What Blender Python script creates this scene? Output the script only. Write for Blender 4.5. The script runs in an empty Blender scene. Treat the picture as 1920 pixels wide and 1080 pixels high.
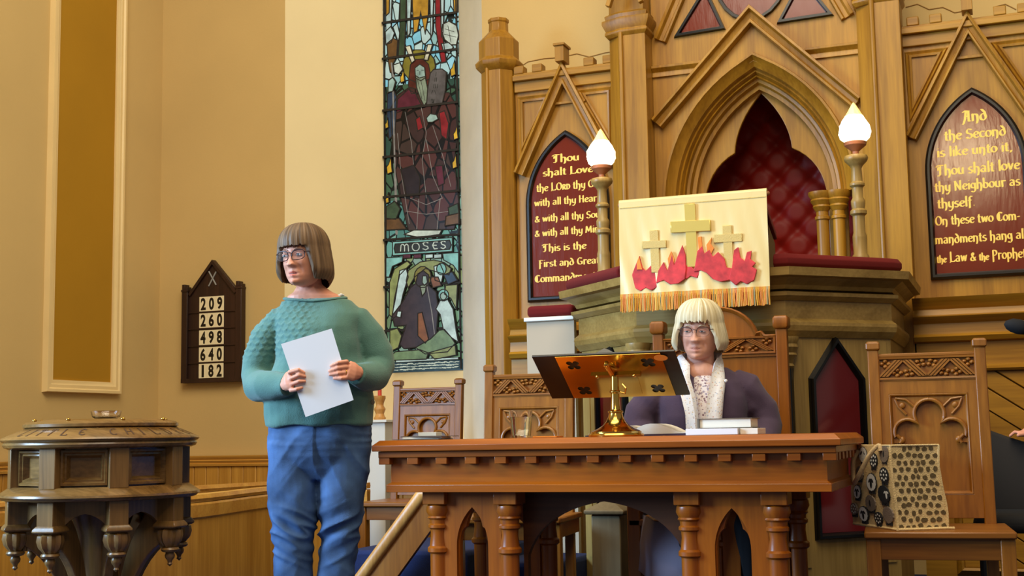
import bpy, math, random
from mathutils import Vector, Matrix, noise
from mathutils.geometry import tessellate_polygon
random.seed(7)
S = bpy.context.scene
COL = S.collection
PI = math.pi

# ------------------------------------------------------------------ camera
FPX = 2450.0; YAW = math.radians(21); PIT = math.atan(276 / 2450); ROLL = .0175; CZ = .812
_f = Vector((-math.sin(YAW) * math.cos(PIT), math.cos(YAW) * math.cos(PIT), math.sin(PIT)))
_R = Vector((math.cos(YAW), math.sin(YAW), 0)); _U = _R.cross(_f)
_r = _R * math.cos(ROLL) - _U * math.sin(ROLL); _u = _U * math.cos(ROLL) + _R * math.sin(ROLL)
cam = bpy.data.cameras.new('camera'); cam.sensor_width = 36; cam.lens = FPX / 1920 * 36
co = bpy.data.objects.new('camera', cam); COL.objects.link(co)
co.matrix_world = Matrix(((_r.x, _u.x, -_f.x, 0), (_r.y, _u.y, -_f.y, 0), (_r.z, _u.z, -_f.z, CZ), (0, 0, 0, 1)))
S.camera = co
def ray(x, y): return _f + _r * ((x - 960) / FPX) - _u * ((y - 540) / FPX)
def onY(x, y, Y): d = ray(x, y); t = Y / d.y; return (d.x * t, CZ + d.z * t)
def pts(Y, seq): return [onY(x, y, Y) for x, y in seq]

# ------------------------------------------------------------------ world and lights
W = bpy.data.worlds.new('world'); S.world = W; W.use_nodes = True
W.node_tree.nodes['Background'].inputs[0].default_value = (1.0, .95, .86, 1)
W.node_tree.nodes['Background'].inputs[1].default_value = .30
def area(name, loc, tgt, sx, sy, power, colr):
    l = bpy.data.lights.new(name, 'AREA'); l.shape = 'RECTANGLE'; l.size = sx; l.size_y = sy
    l.energy = power; l.color = colr
    o = bpy.data.objects.new(name, l); COL.objects.link(o); o.location = loc
    o.rotation_euler = (Vector(tgt) - Vector(loc)).to_track_quat('-Z', 'Y').to_euler()
    return o
area('chancel_ceiling_light', (-1.6, 3.7, 6.1), (-1.8, 6.2, 1.2), 5.0, 2.4, 330, (1.0, .86, .62))
area('nave_fill_light', (-1.0, .9, 6.0), (-1.8, 5.2, 1.0), 4.0, 2.0, 230, (1.0, .88, .68))  # unseen fill lamp, added from the front to brighten the table face
nw = area('nave_window_light', (-6.6, 1.6, 2.4), (-3.0, 4.5, .85), 2.0, 2.4, 190, (.42, .68, 1.0)); nw.data.spread = math.radians(75)
area('pendant_light', (-.36, .1, 3.72), (-.14, 7.3, 2.2), .6, .4, 50, (1.0, .78, .45))
S.view_settings.view_transform = 'Standard'; S.view_settings.look = 'None'
S.view_settings.exposure = -0.38; S.view_settings.gamma = 1.0
S.view_settings.use_curve_mapping = False

# ------------------------------------------------------------------ materials
def lin(c):
    return tuple(((v / 255) / 12.92 if v / 255 <= .04045 else ((v / 255 + .055) / 1.055) ** 2.4) for v in c) + (1.0,)
MATS = {}
def mat(name, rgb, rough=.6, metal=0., spec=.5, bump=None, var=None, emit=None, coat=0., trans=0., ior=1.45, sheen=0.):
    """plain or mottled surface. bump=(scale,strength[,stretch]) var=(scale,amount)"""
    m = bpy.data.materials.new(name); m.use_nodes = True; n = m.node_tree.nodes; L = m.node_tree.links
    b = n['Principled BSDF']; c = lin(rgb)
    b.inputs['Base Color'].default_value = c; b.inputs['Roughness'].default_value = rough
    b.inputs['Metallic'].default_value = metal; b.inputs['Specular IOR Level'].default_value = spec
    b.inputs['Coat Weight'].default_value = coat; b.inputs['Transmission Weight'].default_value = trans
    b.inputs['IOR'].default_value = ior; b.inputs['Sheen Weight'].default_value = sheen
    tc = n.new('ShaderNodeTexCoord')
    if var:
        t = n.new('ShaderNodeTexNoise'); t.inputs['Scale'].default_value = var[0]; t.inputs['Detail'].default_value = 5
        L.new(tc.outputs['Object'], t.inputs['Vector'])
        r = n.new('ShaderNodeValToRGB'); r.color_ramp.elements[0].position = .3; r.color_ramp.elements[1].position = .7
        r.color_ramp.elements[0].color = tuple(v * (1 - var[1]) for v in c[:3]) + (1,)
        r.color_ramp.elements[1].color = tuple(min(1, v * (1 + var[1])) for v in c[:3]) + (1,)
        L.new(t.outputs['Fac'], r.inputs[0]); L.new(r.outputs[0], b.inputs['Base Color'])
    if bump:
        mp = n.new('ShaderNodeMapping'); L.new(tc.outputs['Object'], mp.inputs[0])
        if len(bump) > 2: mp.inputs['Scale'].default_value = bump[2]
        t = n.new('ShaderNodeTexNoise'); t.inputs['Scale'].default_value = bump[0]; t.inputs['Detail'].default_value = 4
        L.new(mp.outputs[0], t.inputs['Vector'])
        bp = n.new('ShaderNodeBump'); bp.inputs['Strength'].default_value = bump[1]; bp.inputs['Distance'].default_value = .01
        L.new(t.outputs['Fac'], bp.inputs['Height']); L.new(bp.outputs[0], b.inputs['Normal'])
    if emit:
        b.inputs['Emission Color'].default_value = lin(emit[0]); b.inputs['Emission Strength'].default_value = emit[1]
    MATS[name] = m; return m
def wood(name, c1, c2, axis='Z', scale=9., rough=.42, stretch=.06, boards=None, spec=.45):
    m = bpy.data.materials.new(name); m.use_nodes = True; n = m.node_tree.nodes; L = m.node_tree.links
    b = n['Principled BSDF']; b.inputs['Roughness'].default_value = rough; b.inputs['Specular IOR Level'].default_value = spec
    tc = n.new('ShaderNodeTexCoord'); mp = n.new('ShaderNodeMapping'); L.new(tc.outputs['Object'], mp.inputs[0])
    sc = [1, 1, 1]; sc['XYZ'.index(axis)] = stretch; mp.inputs['Scale'].default_value = sc
    t = n.new('ShaderNodeTexNoise'); t.inputs['Scale'].default_value = scale; t.inputs['Detail'].default_value = 6
    t.inputs['Distortion'].default_value = .6; L.new(mp.outputs[0], t.inputs['Vector'])
    t2 = n.new('ShaderNodeTexNoise'); t2.inputs['Scale'].default_value = scale * 9; t2.inputs['Detail'].default_value = 3
    L.new(mp.outputs[0], t2.inputs['Vector'])
    mx = n.new('ShaderNodeMix'); mx.data_type = 'FLOAT'; mx.inputs[0].default_value = .35
    L.new(t.outputs['Fac'], mx.inputs[2]); L.new(t2.outputs['Fac'], mx.inputs[3])
    r = n.new('ShaderNodeValToRGB'); r.color_ramp.elements[0].position = .36; r.color_ramp.elements[1].position = .64
    r.color_ramp.elements[0].color = lin(c2); r.color_ramp.elements[1].color = lin(c1)
    L.new(mx.outputs[0], r.inputs[0]); L.new(r.outputs[0], b.inputs['Base Color'])
    bp = n.new('ShaderNodeBump'); bp.inputs['Strength'].default_value = .12; bp.inputs['Distance'].default_value = .004
    L.new(mx.outputs[0], bp.inputs['Height']); L.new(bp.outputs[0], b.inputs['Normal'])
    MATS[name] = m; return m

mat('plaster', (206, 176, 116), .85, var=(1.2, .05), bump=(60, .06))
mat('plaster_cream', (234, 216, 170), .85, var=(1.5, .04), bump=(60, .06))
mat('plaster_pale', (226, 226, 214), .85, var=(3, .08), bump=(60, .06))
mat('mustard', (172, 126, 18), .8, var=(1.5, .05), bump=(80, .04))
mat('cream_gloss', (236, 208, 150), .4, var=(3, .04))
mat('white_paint', (225, 224, 214), .5)
mat('grey_paint', (178, 160, 134), .6, var=(3, .04))
mat('crack', (150, 112, 58), .9)
wood('oak_v', (174, 124, 32), (134, 90, 16), 'Z', 8)
wood('oak_h', (176, 126, 32), (136, 92, 16), 'X', 8)
wood('oak_pulpit', (160, 130, 70), (126, 98, 46), 'X', 9, .4)
wood('oak_pulpit_v', (164, 134, 74), (130, 102, 50), 'Z', 9, .4)
wood('pine_rail', (218, 166, 76), (190, 132, 52), 'X', 8, .35)
wood('pine_board', (206, 154, 68), (168, 116, 42), 'Z', 7, .35)
wood('table_h', (168, 88, 13), (126, 60, 6), 'X', 7, .3)
wood('table_v', (166, 87, 13), (124, 59, 6), 'Z', 7, .32)
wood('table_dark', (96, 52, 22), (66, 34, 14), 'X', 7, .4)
wood('chair_v', (156, 98, 28), (118, 68, 14), 'Z', 8, .35)
wood('chair_h', (150, 92, 26), (112, 64, 12), 'X', 8, .35)
wood('chair_warm', (150, 86, 20), (112, 60, 10), 'Z', 8, .35)
wood('font_wood', (132, 96, 52), (82, 57, 28), 'Z', 10, .3)
wood('font_h', (136, 98, 52), (88, 62, 29), 'X', 10, .25)
wood('dark_wood', (58, 34, 24), (36, 20, 14), 'Z', 8, .45)
wood('light_wood', (208, 152, 80), (176, 118, 54), 'Z', 14, .4)
wood('stone_wood', (124, 106, 74), (98, 82, 54), 'Z', 6, .6)
mat('black_frame', (26, 22, 20), .35)
mat('black_gloss', (14, 13, 13), .18)
mat('gold_leaf', (252, 206, 92), .5)
mat('cutting', (74, 46, 20), .7)
mat('velvet', (98, 7, 6), .95, bump=(90, .08))
mat('leather', (120, 14, 6), .5, spec=.3, bump=(40, .06))
mat('tablet_red', (108, 33, 8), .17, spec=.6, bump=(26, .10, (1, 1, .25)))
mat('panel_maroon', (96, 26, 28), .1, spec=.8, bump=(4, .02))
mat('carpet', (22, 34, 74), .95, bump=(400, .4), var=(30, .2))
mat('carpet_dark', (10, 14, 34), .95, bump=(400, .4))
mat('brass', (208, 164, 80), .16, metal=1.)
mat('lead', (30, 26, 24), .6)
mat('sheet_white', (222, 222, 226), .7)
mat('page', (228, 220, 204), .7, bump=(300, .1, (.02, .02, 1)))
mat('card_cream', (240, 228, 190), .6)
mat('grey_chalk', (150, 150, 148), .8)
mat('glass', (255, 255, 255), .02, trans=1., ior=1.45)
mat('water', (240, 246, 240), .0, trans=1., ior=1.33)
mat('lamp_glass', (255, 240, 210), .4, emit=((255, 232, 190), 5.0))
mat('lamp_tip', (250, 214, 140), .35, emit=((255, 205, 120), 1.1))
mat('terracotta', (150, 92, 58), .5)
mat('silk', (222, 196, 134), .45, bump=(14, .25, (1, 1, .3)))
mat('gold_cloth', (226, 196, 104), .3, metal=.4, bump=(24, .08))
mat('gold_weave', (206, 174, 98), .5, bump=(300, .35))
mat('flame_red', (196, 50, 52), .55, var=(22, .35))
mat('flame_orange', (228, 128, 40), .55, var=(20, .25))
def fringe():
    m = mat('fringe', (220, 168, 50), .6); n = m.node_tree.nodes; L = m.node_tree.links
    tc = n.new('ShaderNodeTexCoord'); mp = n.new('ShaderNodeMapping'); mp.inputs['Scale'].default_value = (1, .001, .02)
    t = n.new('ShaderNodeTexNoise'); t.inputs['Scale'].default_value = 70; L.new(tc.outputs['Object'], mp.inputs[0]); L.new(mp.outputs[0], t.inputs['Vector'])
    r = n.new('ShaderNodeValToRGB'); e = r.color_ramp.elements
    e[0].position = .3; e[0].color = lin((120, 104, 60)); e[1].position = .8; e[1].color = lin((236, 190, 70))
    for p, c in ((.42, (222, 168, 44)), (.5, (196, 104, 40)), (.56, (226, 176, 58)), (.62, (110, 124, 110)), (.68, (216, 160, 50))):
        x = e.new(p); x.color = lin(c)
    L.new(t.outputs['Fac'], r.inputs[0]); L.new(r.outputs[0], n['Principled BSDF'].inputs['Base Color'])
fringe()
mat('candle_red', (208, 74, 52), .5)
mat('orange_card', (236, 140, 40), .6)
mat('booklet_grey', (92, 84, 72), .6)
mat('skin', (214, 146, 118), .5, var=(30, .05), spec=.4)
mat('skin_pale', (212, 156, 132), .5, var=(30, .06), spec=.4)
mat('lip', (206, 112, 92), .45)
mat('eye_white', (214, 204, 196), .3)
mat('iris', (52, 58, 60), .2)
mat('mouth', (96, 44, 38), .6)
mat('lip_pale', (208, 144, 124), .5)
mat('mouth_line', (164, 104, 92), .6)
mat('brow', (150, 112, 84), .8)
def hairm(name, c1, c2, c3=None, zsplit=None):
    m = mat(name, c1, .55, spec=.35); n = m.node_tree.nodes; L = m.node_tree.links
    at = n.new('ShaderNodeAttribute'); at.attribute_name = 'strand'
    t = n.new('ShaderNodeTexNoise'); t.inputs['Scale'].default_value = 1.0; t.inputs['Detail'].default_value = 4
    L.new(at.outputs['Vector'], t.inputs['Vector'])
    r = n.new('ShaderNodeValToRGB'); r.color_ramp.elements[0].position = .35; r.color_ramp.elements[1].position = .66
    r.color_ramp.elements[0].color = lin(c2); r.color_ramp.elements[1].color = lin(c1)
    if c3: e = r.color_ramp.elements.new(.78); e.color = lin(c3)
    L.new(t.outputs['Fac'], r.inputs[0]); L.new(r.outputs[0], n['Principled BSDF'].inputs['Base Color'])
    bp = n.new('ShaderNodeBump'); bp.inputs['Strength'].default_value = .5; bp.inputs['Distance'].default_value = .006
    L.new(t.outputs['Fac'], bp.inputs['Height']); L.new(bp.outputs[0], n['Principled BSDF'].inputs['Normal'])
hairm('hair_brown', (128, 100, 72), (78, 58, 40), (152, 132, 112))
hairm('hair_blonde', (232, 222, 190), (196, 178, 134), (244, 240, 224))
mat('sweater', (80, 118, 108), .9, sheen=.2, bump=(260, .25), var=(20, .07))
mat('denim', (64, 92, 132), .85, bump=(500, .3), var=(8, .5))
mat('purple_jacket', (72, 56, 78), .85, sheen=.1, bump=(300, .15), var=(10, .08))
def speckle(name, rgb, cols, sc, thr):
    m = mat(name, rgb, .8, bump=(60, .2)); n = m.node_tree.nodes; L = m.node_tree.links
    tc = n.new('ShaderNodeTexCoord'); v = n.new('ShaderNodeTexVoronoi'); v.inputs['Scale'].default_value = sc; L.new(tc.outputs['Object'], v.inputs['Vector'])
    sp = n.new('ShaderNodeSeparateColor'); L.new(v.outputs['Color'], sp.inputs[0])
    r = n.new('ShaderNodeValToRGB'); r.color_ramp.interpolation = 'CONSTANT'; e = r.color_ramp.elements
    e[0].color = lin(cols[0]); e[1].position = 1 / len(cols); e[1].color = lin(cols[1])
    for i in range(2, len(cols)): q = e.new(i / len(cols)); q.color = lin(cols[i])
    L.new(sp.outputs[0], r.inputs[0])
    lt = n.new('ShaderNodeMath'); lt.operation = 'LESS_THAN'; lt.inputs[1].default_value = thr; L.new(v.outputs['Distance'], lt.inputs[0])
    mx = n.new('ShaderNodeMix'); mx.data_type = 'RGBA'; L.new(lt.outputs[0], mx.inputs[0]); mx.inputs[6].default_value = lin(rgb); L.new(r.outputs[0], mx.inputs[7])
    L.new(mx.outputs[2], n['Principled BSDF'].inputs['Base Color'])
speckle('scarf', (226, 226, 230), ((226, 226, 230), (206, 170, 162), (226, 226, 230), (186, 198, 218), (214, 190, 150), (226, 226, 230), (190, 182, 186)), 115, .36)
speckle('blouse_print', (214, 206, 208), ((130, 104, 116), (214, 206, 208), (170, 146, 156), (196, 176, 166), (150, 140, 156)), 105, .5)
mat('lilac', (150, 140, 158), .8, bump=(30, .2))
mat('black_cloth', (18, 18, 22), .85)
mat('dark_coat', (38, 34, 32), .85)
mat('frame_brown', (60, 34, 32), .3)
mat('lens_glass', (255, 255, 255), .05).node_tree.nodes['Principled BSDF'].inputs['Alpha'].default_value = .015
mat('jute', (226, 196, 140), .85, bump=(240, .5), var=(30, .08))
mat('jute_dark', (178, 142, 92), .85, bump=(240, .5))
mat('print_brown', (98, 80, 50), .85, bump=(240, .4), var=(40, .2))
mat('print_grey', (128, 114, 102), .85, bump=(240, .4))
mat('print_white', (232, 232, 226), .85)
mat('print_black', (30, 31, 36), .85)
mat('rope', (204, 176, 132), .85, bump=(200, .4))
mat('steel', (200, 205, 212), .2, metal=1.)
mat('gold', (232, 180, 80), .2, metal=1.)

# ------------------------------------------------------------------ mesh tools
FX = lambda a, b, d: (a, d, b)          # drawing plane XZ, depth along Y
class MB:
    def __init__(s): s.v = []; s.f = []; s.m = []; s.cur = 0
    def add(s, vs, fs):
        o = len(s.v); s.v += [tuple(p) for p in vs]
        for f in fs: s.f.append(tuple(i + o for i in f)); s.m.append(s.cur)
        return s
    def box(s, x0, x1, y0, y1, z0, z1):
        v = [(x, y, z) for z in (z0, z1) for y in (y0, y1) for x in (x0, x1)]
        return s.add(v, [(0, 2, 3, 1), (4, 5, 7, 6), (0, 1, 5, 4), (2, 6, 7, 3), (0, 4, 6, 2), (1, 3, 7, 5)])
    def plate(s, loops, d0, d1, fr=FX):
        """polygon with holes, from depth d0 to d1"""
        tri = tessellate_polygon([[Vector((a, b, 0)) for a, b in lp] for lp in loops])
        flat = [p for lp in loops for p in lp]; n = len(flat)
        vs = [fr(a, b, d0) for a, b in flat] + [fr(a, b, d1) for a, b in flat]
        fs = [tuple(t) for t in tri] + [tuple(i + n for i in reversed(t)) for t in tri]
        o = 0
        for lp in loops:
            k = len(lp)
            for i in range(k): j = (i + 1) % k; fs.append((o + i, o + j, o + j + n, o + i + n))
            o += k
        return s.add(vs, fs)
    def sweep(s, path, prof, fr=FX, closed=False, cap=True):
        """mitred moulding: prof = [(offset to the left of the path, depth)]"""
        P = [Vector(p) for p in path]; n = len(P); rings = []
        for i, p in enumerate(P):
            a = P[(i - 1) % n] if (closed or i) else None; b = P[(i + 1) % n] if (closed or i < n - 1) else None
            t1 = (p - a).normalized() if a is not None else None; t2 = (b - p).normalized() if b is not None else None
            if t1 is None: t1 = t2
            if t2 is None: t2 = t1
            n1 = Vector((-t1.y, t1.x)); n2 = Vector((-t2.y, t2.x)); m = (n1 + n2)
            m = m.normalized() if m.length > 1e-6 else n1
            m = m / max(.3, m.dot(n1)); rings.append([fr(p.x + m.x * o, p.y + m.y * o, d) for o, d in prof])
        k = len(prof); vs = [v for r_ in rings for v in r_]; fs = []
        for i in range(n if closed else n - 1):
            j = (i + 1) % n
            for q in range(k): w = (q + 1) % k; fs.append((i * k + q, i * k + w, j * k + w, j * k + q))
        if cap and not closed: fs += [tuple(range(k)), tuple(reversed(range((n - 1) * k, n * k)))]
        return s.add(vs, fs)
    def lathe(s, prof, c=(0, 0, 0), n=24, a0=0., a1=2 * PI, rot=0.):
        full = abs(a1 - a0 - 2 * PI) < 1e-6; k = len(prof); m = n if full else n + 1; vs = []; fs = []
        for i in range(m):
            a = a0 + (a1 - a0) * i / n + rot
            for r_, z in prof: vs.append((c[0] + r_ * math.cos(a), c[1] + r_ * math.sin(a), c[2] + z))
        for i in range(n):
            j = (i + 1) % m
            for q in range(k - 1): fs.append((i * k + q, j * k + q, j * k + q + 1, i * k + q + 1))
        if full:
            if prof[0][0] > 1e-5: fs.append(tuple(reversed([i * k for i in range(m)])))
            if prof[-1][0] > 1e-5: fs.append(tuple(i * k + k - 1 for i in range(m)))
        return s.add(vs, fs)
    def loft(s, rings, cap=True, closed=True):
        k = len(rings[0]); vs = [p for r_ in rings for p in r_]; fs = []
        for i in range(len(rings) - 1):
            for q in range(k if closed else k - 1):
                w = (q + 1) % k; fs.append((i * k + q, i * k + w, (i + 1) * k + w, (i + 1) * k + q))
        if cap: fs += [tuple(reversed(range(k))), tuple(range((len(rings) - 1) * k, len(rings) * k))]
        return s.add(vs, fs)
    def tube(s, P, rad, n=10, flat=None):
        P = [Vector(p) for p in P]
        if not isinstance(rad, (list, tuple)): rad = [rad] * len(P)
        up = Vector((0, 0, 1)); rings = []; prev = None
        for i, p in enumerate(P):
            t = (P[min(i + 1, len(P) - 1)] - P[max(i - 1, 0)]).normalized()
            if prev is None:
                a = t.cross(up if abs(t.z) < .9 else Vector((1, 0, 0))).normalized()
            else: a = (prev - t * prev.dot(t)).normalized()
            prev = a; b = t.cross(a); r_ = rad[i]; ra, rb = r_ if isinstance(r_, tuple) else (r_, r_)
            rings.append([p + a * (ra * math.cos(2 * PI * q / n)) + b * (rb * math.sin(2 * PI * q / n)) for q in range(n)])
        return s.loft(rings)
    def ball(s, c, r, n=20, m=14, fn=None):
        r = r if isinstance(r, (tuple, list)) else (r, r, r); vs = []; fs = []
        vs.append((c[0], c[1], c[2] + r[2]))
        for i in range(1, m):
            t = PI * i / m
            for q in range(n):
                a = 2 * PI * q / n; vs.append((c[0] + r[0] * math.sin(t) * math.cos(a), c[1] + r[1] * math.sin(t) * math.sin(a), c[2] + r[2] * math.cos(t)))
        vs.append((c[0], c[1], c[2] - r[2])); L_ = len(vs) - 1
        for q in range(n): fs.append((0, 1 + q, 1 + (q + 1) % n)); fs.append((L_, L_ - n + (q + 1) % n, L_ - n + q))
        for i in range(m - 2):
            for q in range(n):
                w = (q + 1) % n; o = 1 + i * n; fs.append((o + q, o + n + q, o + n + w, o + w))
        return s.add(vs, fs)
    def xf(s, M):
        s.v = [tuple(M @ Vector(p)) for p in s.v]; return s
    def join(s, o, mi=None):
        k = len(s.v); s.v += o.v
        for f, m in zip(o.f, o.m): s.f.append(tuple(i + k for i in f)); s.m.append(m if mi is None else mi)
        return s
def wpos(p):
    l = Vector((0, 0, 0))
    while p is not None: l += p.location; p = p.parent
    return l
def obj(name, mb, mats, parent=None, world=True, smooth=35, bevel=0., seg=2):
    """link one mesh object; coordinates are world ones unless world=False (then local to the parent)"""
    me = bpy.data.meshes.new(name); off = wpos(parent) if (parent is not None and world) else Vector((0, 0, 0))
    me.from_pydata([tuple(Vector(p) - off) for p in mb.v], [], mb.f)
    ml = mats if isinstance(mats, (list, tuple)) else [mats]
    for m in ml: me.materials.append(MATS[m] if isinstance(m, str) else m)
    if len(ml) > 1: me.polygons.foreach_set('material_index', mb.m)
    import bmesh
    bm = bmesh.new(); bm.from_mesh(me); bmesh.ops.recalc_face_normals(bm, faces=bm.faces); bm.to_mesh(me); bm.free()
    if smooth:
        me.shade_smooth(); me.set_sharp_from_angle(angle=math.radians(smooth))
    o = bpy.data.objects.new(name, me); COL.objects.link(o)
    if parent is not None: o.parent = parent
    if bevel:
        b = o.modifiers.new('bevel', 'BEVEL'); b.width = bevel; b.segments = seg; b.limit_method = 'ANGLE'; b.angle_limit = math.radians(40)
    return o
def tag(o, label, cat, group=None, kind=None):
    o['label'] = label; o['category'] = cat
    if group: o['group'] = group
    if kind: o['kind'] = kind
    return o
def thing(name, loc, label, cat, group=None, rz=0):
    o = bpy.data.objects.new(name, None); COL.objects.link(o); o.location = loc; o.rotation_euler = (0, 0, rz)
    o.empty_display_size = .05
    return tag(o, label, cat, group)
def struct(name, mb, m, label=None, parent=None, **k):
    o = obj(name, mb, m, parent, **k)
    if parent is None: o['kind'] = 'structure'
    if label: o['label'] = label; o['category'] = name.split('_')[0]
    return o
def dup(root, loc, rz=None, label=None):
    r = root.copy(); COL.objects.link(r); r.location = loc
    if rz is not None: r.rotation_euler = (0, 0, rz)
    if label: r['label'] = label
    for ch in list(root.children):
        c = ch.copy(); COL.objects.link(c); c.parent = r
        for g in list(ch.children): d = g.copy(); COL.objects.link(d); d.parent = c
    return r
def arch(xc, w, zs, h, n=10):
    """pointed arch outline from the left springing over the apex to the right"""
    R = (w * w + h * h) / (2 * w); L_ = []
    a_end = math.acos(max(-1, min(1, (R - w) / R)))
    for i in range(n + 1):
        a = a_end * i / n; L_.append((xc - w + R - R * math.cos(a), zs + R * math.sin(a)))
    return L_ + [(2 * xc - x, z) for x, z in reversed(L_[:-1])]
def apex_arch(xc, w, z0, zs, h, n=10):
    """closed lancet: bottom corners plus arch"""
    return [(xc - w, z0)] + arch(xc, w, zs, h, n) + [(xc + w, z0)]
def remeshed(mb, voxel, smooth_it=4, fac=.5):
    me = bpy.data.meshes.new('tmp'); me.from_pydata(mb.v, [], mb.f)
    import bmesh
    bm = bmesh.new(); bm.from_mesh(me); bmesh.ops.recalc_face_normals(bm, faces=bm.faces); bm.to_mesh(me); bm.free()
    o = bpy.data.objects.new('tmp', me); COL.objects.link(o)
    r_ = o.modifiers.new('r', 'REMESH'); r_.mode = 'VOXEL'; r_.voxel_size = voxel
    if smooth_it: q = o.modifiers.new('s', 'SMOOTH'); q.iterations = smooth_it; q.factor = fac
    dg = bpy.context.evaluated_depsgraph_get(); m2 = bpy.data.meshes.new_from_object(o.evaluated_get(dg))
    COL.objects.unlink(o); bpy.data.objects.remove(o); bpy.data.meshes.remove(me)
    return m2
# ================================================================== THE SETTING
YW = 7.75; XL = -5.669; YG = 8.2
struct('floor', MB().box(-7.5, 4.5, -2.5, 8.9, -.1, 0), 'carpet')
struct('wall_left', MB().box(XL - .25, XL, 4.0, YW + .6, 0, 6.2), 'plaster')
w = MB()
w.plate([[(XL, 0), (-4.645, 0), (-4.645, 6.2), (XL, 6.2)]], YW, YW + .6)
w.plate([[(-3.155, 0), (4.5, 0), (4.5, 6.2), (-3.155, 6.2)], [(-1.80, 1.28), (-1.80, 2.98), (-.82, 2.98), (-.82, 1.28)]], YW, YW + .6)
struct('wall_back', w, 'plaster')
FP = lambda a, b, d: (a, b, d)           # drawing plane XY, depth along Z
w = MB(); w.plate([[(-4.645, YW), (-4.10, YG), (-4.10, YG + .15), (-4.645, YG + .15)]], .0, 6.2, FP)
GX0, GX1, GZ0, GZ1 = -4.105, -3.515, 1.268, 4.25
rec = [(-4.10, 0), (-3.515, 0), (-3.515, 6.2), (-4.10, 6.2)]
w.plate([rec, [(GX0 + .006, GZ0), (GX0 + .006, GZ1), (-3.81, GZ1 + .45), (GX1 - .002, GZ1), (GX1 - .002, GZ0)]], YG, YG + .15)
struct('wall_recess', w, 'plaster_cream', smooth=0)
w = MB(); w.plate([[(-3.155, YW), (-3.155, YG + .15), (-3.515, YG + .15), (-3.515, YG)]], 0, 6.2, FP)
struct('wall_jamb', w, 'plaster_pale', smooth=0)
# cracks in the plaster over the screen
for i, seq in enumerate((((972, 128), (990, 116), (1020, 110), (1048, 108), (1082, 101), (1105, 107), (1135, 99), (1152, 97)),
                         ((1698, 14), (1720, 8), (1742, 18), (1768, 14), (1790, 24), (1806, 21)), ((1862, 14), (1885, 8), (1905, 18)))):
    struct('trim_%d' % (7 + i), MB().tube([(x, YW - .001, z) for x, z in pts(YW, seq)], .0035, 5), 'crack')
# framed mustard panel on the left wall: plane YZ
FL = lambda a, b, d: (XL + d, a, b)
pz0, pz1, py0, py1 = 1.21, 4.8, 6.64, 7.215
m = MB(); m.cur = 0; m.plate([[(py0, pz0), (py1, pz0), (py1, pz1), (py0, pz1)]], 0, .006, FL)
struct('trim_1', m, 'mustard', smooth=0)
struct('trim_2', MB().sweep([(py0, pz0), (py0, pz1), (py1, pz1), (py1, pz0)],
    [(0, 0), (0, .018), (.02, .022), (.03, .03), (.05, .03), (.058, .04), (.075, .04), (.08, 0)], FL, closed=True), 'cream_gloss')
# dado rail and boarding
rp = [(0, .636), (-.018, .636), (-.022, .652), (-.016, .656), (-.026, .674), (-.02, .68), (-.034, .70), (-.034, .708), (0, .708)]
m = MB()
m.loft([[(x, YW - .02 + d, z) for d, z in rp] for x in (XL, -2.99)])
struct('trim_3', m, 'pine_rail')
struct('trim_4', MB().loft([[(XL + .02 - d, y, z) for d, z in rp] for y in (4.0, YW - .02)]), 'pine_rail')
m = MB()
x = XL + .022
while x < -3.0: m.box(x + .002, x + .098, YW - .026, YW + .001, 0, .636); x += .1
y = 4.02
while y < YW - .1: m.box(XL - .001, XL + .022, y + .002, y + .098, 0, .636); y += .1
m.box(-4.645, -3.155, YW, YG, .5, .636)
struct('baseboard_back', m, 'pine_board', bevel=.004)
# the sill block of the recess
struct('trim_5', MB().box(-4.66, -3.14, YW - .01, YG + .02, .636, .70), 'cream_gloss')

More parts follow.
